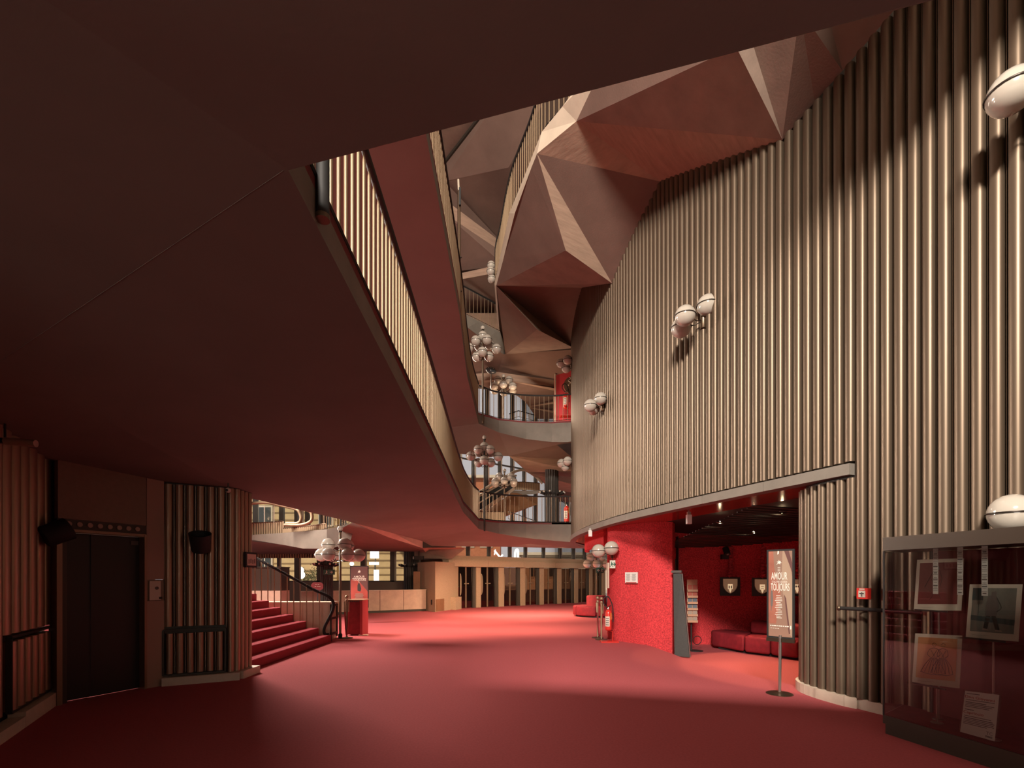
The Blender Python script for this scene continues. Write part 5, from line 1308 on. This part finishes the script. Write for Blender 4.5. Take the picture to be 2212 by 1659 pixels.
# pale lined strips imitating window reflections in the case glass
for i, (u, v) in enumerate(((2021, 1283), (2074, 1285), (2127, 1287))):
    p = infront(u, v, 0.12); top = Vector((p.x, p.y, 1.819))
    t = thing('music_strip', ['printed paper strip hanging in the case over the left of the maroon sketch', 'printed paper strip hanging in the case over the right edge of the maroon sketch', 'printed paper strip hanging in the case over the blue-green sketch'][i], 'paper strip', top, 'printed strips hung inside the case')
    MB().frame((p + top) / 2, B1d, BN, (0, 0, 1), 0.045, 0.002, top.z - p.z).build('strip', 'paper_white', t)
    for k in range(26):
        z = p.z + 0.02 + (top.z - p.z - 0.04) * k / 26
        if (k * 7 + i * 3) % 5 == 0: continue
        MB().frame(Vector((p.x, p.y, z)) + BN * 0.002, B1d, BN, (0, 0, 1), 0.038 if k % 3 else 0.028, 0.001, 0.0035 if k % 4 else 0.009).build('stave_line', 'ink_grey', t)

# ================================================================== LEFT REAR: fluted columns, displays, facade
def fcolumn(label, c, r, z1, m='black_slat', n=16, ring=True):
    c = Vector(c)
    t = struct(thing('column', label, 'column', c)); del t['category']
    MB().cyl(c, c + Vector((0, 0, z1)), r * 0.93, 20).build('core', 'bronze_dark', t, 50)
    fm = MB().tube([(0, 0, 0), (0, 0, z1)], r * 0.155, 6).mesh('flute', m, 60)
    for k in range(n):
        a = 2 * PI * k / n; place('flute', fm, t, (r * 0.95 * math.cos(a), r * 0.95 * math.sin(a), 0))
    return t
def spotring(label, c, r, z):
    t = thing('spotlight_ring', label, 'lamp', (c[0], c[1], z))
    MB().tube([(c[0] + (r + 0.06) * math.cos(2 * PI * k / 24), c[1] + (r + 0.06) * math.sin(2 * PI * k / 24), z) for k in range(24)], 0.025, 6, True).build('ring', 'black_metal', t, 50)
    for k in range(6):
        a = math.radians(200 + 28 * k + (0 if k < 3 else 20)); d = Vector((math.cos(a), math.sin(a), 0)); p = Vector((c[0], c[1], z)) + d * (r + 0.14)
        MB().cyl(p - d * 0.06, p + d * 0.12 + Vector((0, 0, 0.06)), 0.055, 10).build('spot', 'black_metal', t, 50)
        MB().sphere(p + d * 0.13 + Vector((0, 0, 0.065)), 0.042, 10, 6).build('lens', 'globe', t, 50)
    return t
c1_ = at(706, 1246, 18.6); c1_.z = 0
fcolumn('black fluted column behind the lamp post', c1_, 0.205, 2.9); spotring('ring of small spotlights around the column behind the lamp post', c1_, 0.205, 1.56 + 18.6 * 24 / F)
c2_ = at(885, 1246, 24.6); c2_.z = 0
fcolumn('black fluted column behind the marble parapet', c2_, 0.27, 2.9); spotring('ring of small spotlights on the column behind the marble parapet', c2_, 0.27, 1.56 + 24.6 * 23 / F)
c3_ = at(1192, 1246, 20.6); c3_.z = F1
fcolumn('dark column on the first gallery behind the thin railing', c3_, 0.26, 2.6); spotring('ring of spotlights on the column of the first gallery', c3_, 0.26, F1 + 1.55)

# dark glass display with glints
a, b = at(541, 1250, 17.2), at(606, 1250, 17.2)
t = thing('glass_cabinet', 'long dark glass cabinet behind the stair railing', 'cabinet', Vector(((a.x + b.x) / 2, 17.4, 0.0)))
zt, zb = at(570, 1226, 17.2).z, at(570, 1276, 17.2).z
MB().box(a.x, b.x, 17.2, 17.9, zb, zt).build('glass_box', 'cabinet_glass', t)
MB().box(a.x - 0.02, b.x + 0.02, 17.18, 17.92, zt, zt + 0.03).build('top_frame', 'bronze_dark', t)
MB().box(a.x, b.x, 17.2, 17.9, 0, zb).build('plinth', 'marble', t)
for k in range(2):
    x = a.x + (b.x - a.x) * (0.33 + 0.34 * k); MB().box(x - 0.012, x + 0.012, 17.185, 17.2, zb, zt).build('mullion', 'bronze_dark', t)
# maroon octagonal sign
c = at(685, 1266.5, 16.2)
t = thing('octagonal_board', 'maroon eight-sided notice board behind the stair railing', 'sign', Vector((c.x, c.y, 0)))
w, h = 13 / F * 16.2, 8.5 / F * 16.2
oc = [(-1, -.45), (-.65, -1), (.65, -1), (1, -.45), (1, .45), (.65, 1), (-.65, 1), (-1, .45)]
A = [c + Vector((x * w, 0, z * h)) for x, z in oc]; B = [p + Vector((0, 0.03, 0)) for p in A]
MB().add(A + B, [tuple(range(7, -1, -1)), tuple(range(8, 16))] + [(j, (j + 1) % 8, 8 + (j + 1) % 8, 8 + j) for j in range(8)]).build('board', 'case_red', t)
for k, (x, z) in enumerate(((-.2, .4), (.2, .45), (-.3, -.1), (.1, -.05), (.4, -.1))):
    MB().box(c.x + x * w - 0.02, c.x + x * w + 0.03, c.y - 0.005, c.y, c.z + z * h - 0.008, c.z + z * h + 0.008).build('text_line', 'leaflet_c', t)
MB().cyl(Vector((c.x, c.y + 0.05, 0)), Vector((c.x, c.y + 0.05, c.z)), 0.02, 8).build('post', 'black_metal', t)

# lower glazing (window_3) with sill wall
YB = 25.6
struct(MB().box(-16, -4.2, YB, YB + 0.3, 0, 1.30).build('wall_back', 'wall_plain'), 'dark sill wall under the rear glazing')
wn3 = struct(thing('window_3', 'rear glazing of the lower foyer', 'window', (-10, YB, 1.3))); del wn3['category']
MB().box(-16, -4.2, YB + 0.1, YB + 0.12, 1.30, 3.4).build('pane', 'glass', wn3)
for (u, wpx) in ((640, 9), (687, 6), (783, 9), (847, 9), (556, 9), (600, 4), (900, 9)):
    c = at(u, 1246, YB)
    MB().box(c.x - wpx / 2 / F * YB, c.x + wpx / 2 / F * YB, YB, YB + 0.2, 1.30, 3.4).build('mullion', 'mullion', wn3)
    MB().box(c.x + wpx / 2 / F * YB, c.x + wpx / 2 / F * YB + 0.08, YB + 0.05, YB + 0.15, 1.30, 3.4).build('mullion', 'mullion_pale', wn3)
MB().box(-16, -4.2, YB, YB + 0.2, 1.30, 1.36).build('bottom_rail', 'mullion', wn3)
# upper part of this facade, beyond the stair void
wn4 = struct(thing('window_4', 'upper rear glazing above the stair landing', 'window', (-12, YB, 3.5))); del wn4['category']
MB().box(-16, -7.4, YB + 0.1, YB + 0.12, 3.5, 9).build('pane', 'glass', wn4)
for u in (550, 607, 640, 663, 700, 741):
    c = at(u, 1100, YB); MB().box(c.x - 0.11, c.x + 0.11, YB, YB + 0.2, 3.5, 9).build('mullion', 'mullion', wn4)
struct(MB().box(-16, -3.0, YB - 0.3, YB + 0.4, 2.95, 3.5).build('slab', 'concrete'))
# glowing lamps reflected / standing behind the glass: white lantern boxes on the promenade
for (u, v0, v1, wpx, lab) in ((809, 1190, 1206, 17, 'bright lantern box high beyond the rear glazing'), (808, 1214, 1220, 19, 'bright lantern box in the middle beyond the rear glazing'), (813, 1231, 1257, 9, 'tall bright lantern box low beyond the rear glazing')):
    c = at(u, (v0 + v1) / 2, 27.5); k = 27.5 / F
    t = thing('lantern', lab, 'lantern', c, 'white lanterns beyond the glass')
    MB().frame(c, (1, 0, 0), (0, 1, 0), (0, 0, 1), wpx * k, 0.2, (v1 - v0) * k).build('diffuser', 'bulb_white', t)
    MB().frame(c + Vector((0, 0.12, 0)), (1, 0, 0), (0, 1, 0), (0, 0, 1), wpx * k * 1.05, 0.03, (v1 - v0) * k * 1.05).build('housing', 'mullion', t)
    MB().cyl(Vector((c.x, c.y + 0.18, 0)), c + Vector((0, 0.18, 0)), 0.04, 8).build('post', 'mullion', t)
for (u, v, r, lab) in ((648, 1232, 8, 'round glowing globe beyond the rear glazing, above the other'), (650, 1242, 8.5, 'round glowing globe beyond the rear glazing, below the other'), (760, 1218, 4.5, 'glowing globe beside the red poster, beyond the glazing')):
    y = 26.6 + (0.5 if v < 1235 else 0); c = at(u, v, y); t = thing('glow_globe', lab, 'lantern', c, 'glowing globes beyond the glass')
    MB().sphere(c, r / F * y, 18, 12).build('diffuser', 'bulb_white', t, 50)
    MB().cyl(Vector((c.x, c.y, 0.0)), c - Vector((0, 0, r / F * y * 0.95)), 0.03, 8).build('post', 'mullion', t)
# white square machines etc on the right of the parapet
t = tag(MB().box(at(893, 1, 22.9).x, at(911, 1, 22.9).x - 0.08, 22.9, 23.0, 0.0, 1.81).build('wood_panel', 'tobacco_panel'), 'brown wooden panel between the column and the concrete block', 'panel')
bt_ = at(905, 1205, 22.9)
t = thing('projector_box', 'small black box fitted above the concrete block beside the column', 'box', bt_)
MB().frame(bt_, (1, 0, 0), (0, 1, 0), (0, 0, 1), 0.42, 0.3, 0.16).build('body', 'ink', t)
MB().frame(bt_ + Vector((-0.24, -0.05, 0)), (1, 0, 0), (0, 1, 0), (0, 0, 1), 0.05, 0.12, 0.12).build('lens', 'steel', t)
MB().cyl(bt_ + Vector((0, 0, 0.08)), bt_ + Vector((0, 0, 0.6)), 0.02, 8).build('hanger', 'ink', t)

# soffit of the rear left ramp with its pale folded edge
p1, p2, p3 = Lf[2].lerp(Lf[3], 0.10), Lf[2].lerp(Lf[3], 0.55), Lf[3] + Vector((0.02, 0.2, 0)); p4, p5 = at(913, 1184, 18.4), at(839, 1160.5, 15.0)
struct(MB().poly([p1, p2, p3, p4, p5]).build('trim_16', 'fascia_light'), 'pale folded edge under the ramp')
rs_ = MB().poly([p1, p5, p4, at(918, 1192, 23.5), at(740, 1191, 24.5), at(718, 1186, 20.0), at(740, 1140, 15.4)])
struct(rs_.build('ceiling', 'soffit_warm'), 'red-brown soffit of the rear ramp')
struct(MB().poly([p4, at(935, 1183, 22), at(919, 1193, 22.5)]).build('trim_17', 'board_concrete'))
struct(MB().poly([at(912, 1183, 19.5), at(1005, 1182.5, 20.4), at(1000, 1186, 22.5), at(930, 1188, 22.5)]).build('ceiling', 'board_concrete'))
struct(MB().poly([at(895, 1190, 23), at(1004, 1186, 22.6), at(975, 1208, 23.2), at(895, 1205, 23.2)]).build('trim_18', 'concrete'), 'dark folded concrete under the rear gallery')
# grey gallery edges left rear
g0, g1, g2 = at(520, 1156, 17.6), at(612, 1151, 17.2), at(706, 1143, 16.2)
h0_, h1_, h2_ = at(520, 1166, 17.6), at(612, 1177, 17.2), at(706, 1185, 16.2)
struct(MB().strip([h0_, at(550, 1167, 17.5), h1_, at(655, 1185, 16.7), h2_], [g0, at(550, 1155, 17.5), g1, at(655, 1148, 16.7), g2]).build('trim_19', 'fascia'), 'grey concrete edge of the rear left gallery')
cv_ = [(706, 1143, 1186), (725, 1139, 1182), (745, 1133, 1176), (757, 1131, 1168), (762, 1132, 1152), (763, 1134, 1140)]
struct(MB().strip([at(u, v1, 15.9) for u, v0, v1 in cv_], [at(u, v0, 15.9) for u, v0, v1 in cv_]).build('trim_20', 'fascia'), 'curved grey concrete end of the rear left gallery')
struct(MB().poly([h0_, h1_, h2_, at(706, 1198, 22), at(520, 1198, 22)]).build('ceiling', 'soffit'))
gp_ = MB().wallbox((at(520, 1, 21.9).x, 21.9), (at(704, 1, 21.4).x, 21.4), at(600, 1206, 21.9).z, at(600, 1195, 21.9).z, 0.05)
gpo = struct(gp_.build('trim_21', 'bronze_dark'), 'slatted bulkhead under the rear gallery')
bsm = MB().box(-0.035, 0.035, -0.03, 0.03, 0, 1).mesh('slat', 'brass')
for k in range(34):
    f = (k + 0.5) / 34; x = at(520, 1, 21.9).x * (1 - f) + at(704, 1, 21.4).x * f
    place('slat', bsm, gpo, (x, 21.85 - 0.5 * f, at(600, 1206, 21.9).z), (0, 0, 0), (1, 1, at(600, 1195, 21.9).z - at(600, 1206, 21.9).z))
# slatted brass parapets of the rear gallery and tube handrails in loops
def slat_parapet(label, pts, z0v, z1v, n, m=None):
    P = [at(u, v, y) for u, v, y in pts]; t = thing('slat_parapet', label, 'railing', P[0])
    pp = resample(spline(P, 10), max(0.05, sum((b - a).length for a, b in zip(P, P[1:])) / n)); h = z1v
    for p in pp: place('slat', bsm, t, W2L(t, p), (0, 0, 0), (0.9, 0.6, h))
    MB().tube([p + Vector((0, 0, h)) for p in pp], 0.03, 6).build('handrail', 'rail_bronze', t, 50)
    mb = MB(); mb.strip([p + Vector((0, 0.05, 0)) for p in pp], [p + Vector((0, 0.05, h)) for p in pp]); mb.build('backing', 'bronze_dark', t)
slat_parapet('wide brass slat parapet of the rear landing behind the fluted corner', [(520, 1156, 17.8), (575, 1154, 17.6), (612, 1151.5, 17.4)], 0, 0.42, 18)
slat_parapet('low brass slat parapet beside the tube handrail loop', [(613, 1151, 17.3), (660, 1147, 16.8), (704, 1142, 16.4)], 0, 0.16, 22)
balustrade('tall brass bar railing on the curved grey gallery end', [at(700, 1143, 16.3), at(745, 1133, 16.1), at(775, 1128, 16.0)], 0.10, 0.95, balt, 0.02)
t = thing('tube_handrail', 'thick pale tube handrail bent into a loop at the rear landing', 'railing', at(600, 1090, 17.0))
lp = [(500, 1096, 17.4), (545, 1088, 17.2), (580, 1086, 17.1), (620, 1091, 17), (648, 1100, 16.9), (656, 1113, 16.9), (650, 1125, 16.9), (632, 1130, 16.9), (600, 1128, 17), (615, 1128, 17)]
lp = [(500, 1090, 17.4), (545, 1087, 17.2), (580, 1086, 17.1), (612, 1093, 17), (640, 1100, 16.9), (648, 1110, 16.9), (650, 1121, 16.9), (643, 1130, 16.9), (618, 1130.5, 16.9)]
MB().tube(spline([at(*p) for p in lp], 6), 0.055, 10).build('upper_loop', 'brass', t, 50)
lp2 = [(640, 1096, 16.4), (668, 1104, 16.4), (674, 1115, 16.4), (670, 1127, 16.4), (650, 1134, 16.5), (615, 1134, 16.7)]
MB().tube(spline([at(*p) for p in lp2], 6), 0.055, 10).build('lower_loop', 'brass', t, 50)
for u in (571, 592): MB().cyl(at(u, 1092, 17.1), at(u, 1128, 17.3), 0.014, 6).build('glass_clip', 'exit_white', t)

# ================================================================== UPPER LEVELS BEHIND THE RAILINGS
# flight with handrails rising to the right, first gallery
t = thing('gallery_stair', 'stair flight with glass and pale handrails rising behind the first-gallery railing', 'stairs', at(1036, 1120, 21))
q0, q1 = at(1020, 1125, 20.6), at(1106, 1052, 22.0)
def para(u0, v0, u1, v1, y0, y1, r, m, name): MB().tube([at(u0, v0, y0), at(u1, v1, y1)], r, 8).build(name, m, t, 50)
para(1020, 1072, 1112, 1018, 20.6, 22.0, 0.06, 'mullion_pale', 'handrail'); para(1020, 1080, 1115, 1027, 20.6, 22, 0.045, 'mullion_pale', 'handrail')
MB().add([at(1020, 1082, 20.7), at(1115, 1030, 22.1), at(1115, 1050, 22.1), at(1020, 1112, 20.7)], [(0, 1, 2, 3)]).build('glass_side', 'pane_dark', t)
para(1020, 1096, 1110, 1040, 20.6, 22, 0.03, 'mullion_pale', 'glass_clip')
MB().add([at(1020, 1114, 20.6), at(1110, 1052, 22.0), at(1110, 1060, 22.0), at(1020, 1124, 20.6)], [(0, 1, 2, 3)]).build('stringer', 'fascia_light', t)
MB().add([at(1020, 1125, 20.7), at(1110, 1061, 22.1), at(1160, 1075, 22.4), at(1160, 1090, 21.8), at(1100, 1110, 20.8), at(1060, 1128, 20.7)], [(0, 1, 2, 3, 4, 5)]).build('soffit', 'tobacco_panel', t)
MB().tube(spline([at(1100, 1026, 22), at(1112, 1019, 22), at(1128, 1015, 22.2), at(1140, 1018, 22.4), at(1158, 1030, 22.6), at(1172, 1044, 22.6)], 6), 0.06, 8).build('curved_handrail', 'mullion_pale', t, 50)
slat_parapet('brown slatted parapet at the head of the first-gallery stair', [(1112, 1058, 22.2), (1130, 1058, 22.2), (1150, 1059, 22.3), (1165, 1060, 22.4)], 0, 0.34, 14)
struct(MB().strip([at(1100, 1070, 22), at(1150, 1068, 22.2), at(1180, 1062, 22.2)], [at(1105, 1059, 22), at(1150, 1060, 22.2), at(1180, 1058, 22.2)]).build('trim_22', 'fascia'))
slat_parapet('brown slatted parapet low behind the first-gallery railing, left of the lamp', [(1030, 1130, 19.8), (1060, 1130, 19.8), (1092, 1130, 19.8)], 0, 0.46, 15)
balustrade('sloping brass rail going down behind the first-gallery railing', [at(1098, 1122, 19.9), at(1130, 1134, 19.7), at(1165, 1146, 19.4)], 0.12, 0.33, balt, 0.015)
balustrade('far sloping rail seen behind the second-gallery railing', [at(1100, 908, 21.4), at(1120, 901, 21.6), at(1158, 911, 21.8)], 0.14, 0.28, balt, 0.022)
# concrete bright edge of fold, right
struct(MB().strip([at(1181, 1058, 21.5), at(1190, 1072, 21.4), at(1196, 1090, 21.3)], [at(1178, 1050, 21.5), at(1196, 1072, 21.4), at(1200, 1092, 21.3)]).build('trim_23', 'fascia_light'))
# red wall of the second gallery with a round mirror
struct(MB().add([at(1197, 806, 18.9), at(1260, 795, 18.3), at(1260, 920, 18.3), at(1197, 920, 18.9)], [(0, 1, 2, 3)]).build('wall_red', 'red_board'), 'red wall panel of the second gallery')
struct(MB().cyl(at(1199.5, 808, 18.75), at(1199.5, 920, 18.75), 0.03, 8).build('trim_24', 'mullion_pale'))
mc = at(1237, 832, 18.2)
t = thing('round_mirror', 'dark oval panel with pale scroll lettering on the red wall of the second gallery', 'sign', mc)
o = MB().cyl(mc + Vector((0, 0.04, 0)), mc, 0.33, 32).build('disc', 'lift_panel', t, 50)
MB().tube([mc + Vector((-0.12 + 0.05 * math.sin(k * 1.1), -0.02, 0.28 - 0.028 * k)) for k in range(12)], 0.012, 5).build('scroll', 'ink_pale', t)
# tall slim post with clamps beside gallery 2
t = thing('slim_post', 'tall slim metal post clamped to the second-gallery railing', 'post', at(990, 680, 10.2))
pz = at(990, 668, 10.2)
MB().tube([Vector((pz.x + 0.02, 10.2, F2)), at(991.5, 405, 10.2)], 0.034, 10).build('pole', 'rail_bronze', t, 50)
MB().tube([at(991, 412, 10.17), at(990, 388, 10.17)], 0.022, 8).build('tip', 'mullion_pale', t, 50)
MB().frame(at(993.5, 425, 10.14), (1, 0, 0), (0, 1, 0), (0, 0, 1), 0.04, 0.05, 0.36).build('clip', 'black_metal', t)
for v in (556, 629): MB().tube([at(973, v, 9.9), at(996, v, 10.2)], 0.02, 6).build('clamp', 'bronze_dark', t)
# dark oval loudspeaker and small detector
c = at(1061, 800, 17.6)
t = thing('oval_loudspeaker', 'dark oval disc with shiny dots hanging beyond the second-gallery lamp', 'loudspeaker', c)
place('disc', MB().sphere((0, 0, 0), 1, 24, 12).mesh('disc', 'pane_dark', 50), t, (0, 0, 0), (0.5, 0.25, 0), (0.20, 0.20, 0.12))
MB().cyl(c + Vector((0, 0, -0.12)), c + Vector((0, 0, -0.62)), 0.02, 8).build('stem', 'steel', t)
for k in range(3): MB().sphere(c + Vector((-0.08 + 0.08 * k, -0.19, 0.02 - 0.015 * k)), 0.012, 8, 5).build('dot', 'globe', t, 50)
c = at(1178, 791, 18.6)
t = tag(MB().sphere(c, 0.062, 14, 8).build('detector', 'leaflet_a', None, 50), 'small round pinkish detector under the dark fold of the third gallery', 'detector')
c = at(1035, 602, 18.5)
t = tag(MB().sphere(c, 0.055, 14, 8).build('detector', 'leaflet_c', None, 50), 'small round detector below the lit roof beam', 'detector')

# ================================================================== OUTSIDE
struct(MB().box(-60, 60, 31.0, 95, -0.3, -0.05).build('ground', 'paving'), 'paved square outside')
def facade(name, label, x0, x1, y, z1, m, wins, courses, m2='stone_line', roof=True, depth=6):
    t = thing(name, label, 'building', ((x0 + x1) / 2, y, 0))
    MB().box(x0, x1, y, y + depth, -0.1, z1).build('wall', m, t)
    for z in courses: MB().box(x0 - 0.02, x1 + 0.02, y - 0.06, y, z, z + 0.10).build('course', m2, t)
    for (xa, xb, za, zb) in wins:
        f = MB().box(xa - 0.15, xb + 0.15, y - 0.10, y - 0.02, za - 0.15, zb + 0.15).build('window', 'stone_pale', t)
        MB().box(xa, xb, y - 0.13, y - 0.10, za, zb).build('pane', 'pane_dark', f)
        MB().box((xa + xb) / 2 - 0.04, (xa + xb) / 2 + 0.04, y - 0.16, y - 0.13, za, zb).build('glazing_bar', 'stone_pale', f)
    if roof: MB().box(x0 - 0.3, x1 + 0.3, y - 0.5, y + depth, z1, z1 + 0.35).build('cornice', 'stone_pale', t)
    return t
W1 = [(x, x + 1.0, z, z + 1.5) for z in (2.0, 6.0, 9.6) for x in (-25.2, -21.6, -16.4)]
facade('stone_building', 'sandy stone building with deep courses across the square, left', -27.0, -15.0, 42, 16, 'stone_warm', W1, [0.8 + 0.62 * k for k in range(24)])
facade('brick_building', 'red brick building with grey windows across the square, between the stone ones', -28, -13, 60, 12, 'brick_red', [(x, x + 1.3, z, z + 2.0) for z in (1.5, 5.5) for x in (-26.2, -24.2, -22.2, -20.2)], [4.5, 8.6], 'stone_pale')
W3 = [(x, x + 1.1, z, z + 1.6) for z in (4.6, 8.2) for x in (-13.2, -10.2)]
facade('stone_building', 'sandy stone building with deep courses behind the red poster', -14.4, -6.6, 41, 13, 'stone_warm', W3, [0.5 + 0.6 * k for k in range(19)])
facade('brick_building', 'red brick palace beyond the tall galleries', -9.5, -1.5, 62, 14.0, 'brick_red', [(x, x + 1.3, z, z + 2.4) for z in (5.4, 9.6) for x in (-8.6, -6.2, -3.9)], [8.2, 12.4], 'stone_pale')
facade('pale_building', 'pale palace with rows of windows beyond the entrance', 1.2, 16.0, 62, 4.3, 'stone_pale', [(x, x + 1.1, z, z + 2.0) for z in (1.6,) for x in (2.2, 4.7, 7.2, 9.7, 12.2)], [3.9], 'stone_line')
for i, (u, y, s) in enumerate(((662, 33.4, 0.55), (688, 32.2, 0.6))):
    c = at(u, 1246, y); c.z = 0
    t = thing('shrub', ['low bushy shrub outside the rear glazing, left one', 'low bushy shrub outside the rear glazing, beside the black column'][i], 'shrub', c)
    MB().cyl(c, c + Vector((0, 0, 1.2)), 0.04, 6).build('stem', 'bronze_dark', t)
    mb = MB(); rnd = random.Random(i + 3)
    for k in range(420):
        p = c + Vector((rnd.uniform(-.42, .42), rnd.uniform(-.4, .4), 1.5 + rnd.gauss(0, .25))); d = Vector((rnd.uniform(-1, 1), rnd.uniform(-1, 1), rnd.uniform(-.4, 1))) * 0.16; e = d.orthogonal().normalized() * 0.025
        mb.add([p, p + d * .5 + e, p + d, p + d * .5 - e], [(0, 1, 2, 3)])
    o = mb.build('foliage', 'shrub', t); o['kind'] = 'stuff'
# neon letters beyond the clerestory
t = thing('neon_letter', 'white neon letter X beyond the clerestory glass', 'neon sign', at(1085, 1200, 27.5), 'white neon letters outside')
MB().tube([at(1068, 1189, 27.5), at(1086, 1211, 27.5)], 0.05, 8).build('tube', 'neon', t, 50); MB().tube([at(1070, 1187, 27.5), at(1068, 1199, 27.5)], 0.03, 8).build('tube', 'neon', t, 50); MB().tube([at(1076, 1211, 27.5), at(1086, 1198, 27.5)], 0.05, 8).build('tube', 'neon', t, 50)
t = thing('neon_letter', 'white neon hooked letter J beyond the clerestory glass', 'neon sign', at(1115, 1200, 27.8), 'white neon letters outside')
MB().tube(spline([at(u, v, 27.8) for u, v in ((1104, 1209), (1109, 1211), (1112, 1206), (1113, 1193), (1116, 1187), (1119, 1190), (1119, 1210))], 5), 0.06, 8).build('tube', 'neon', t, 50)
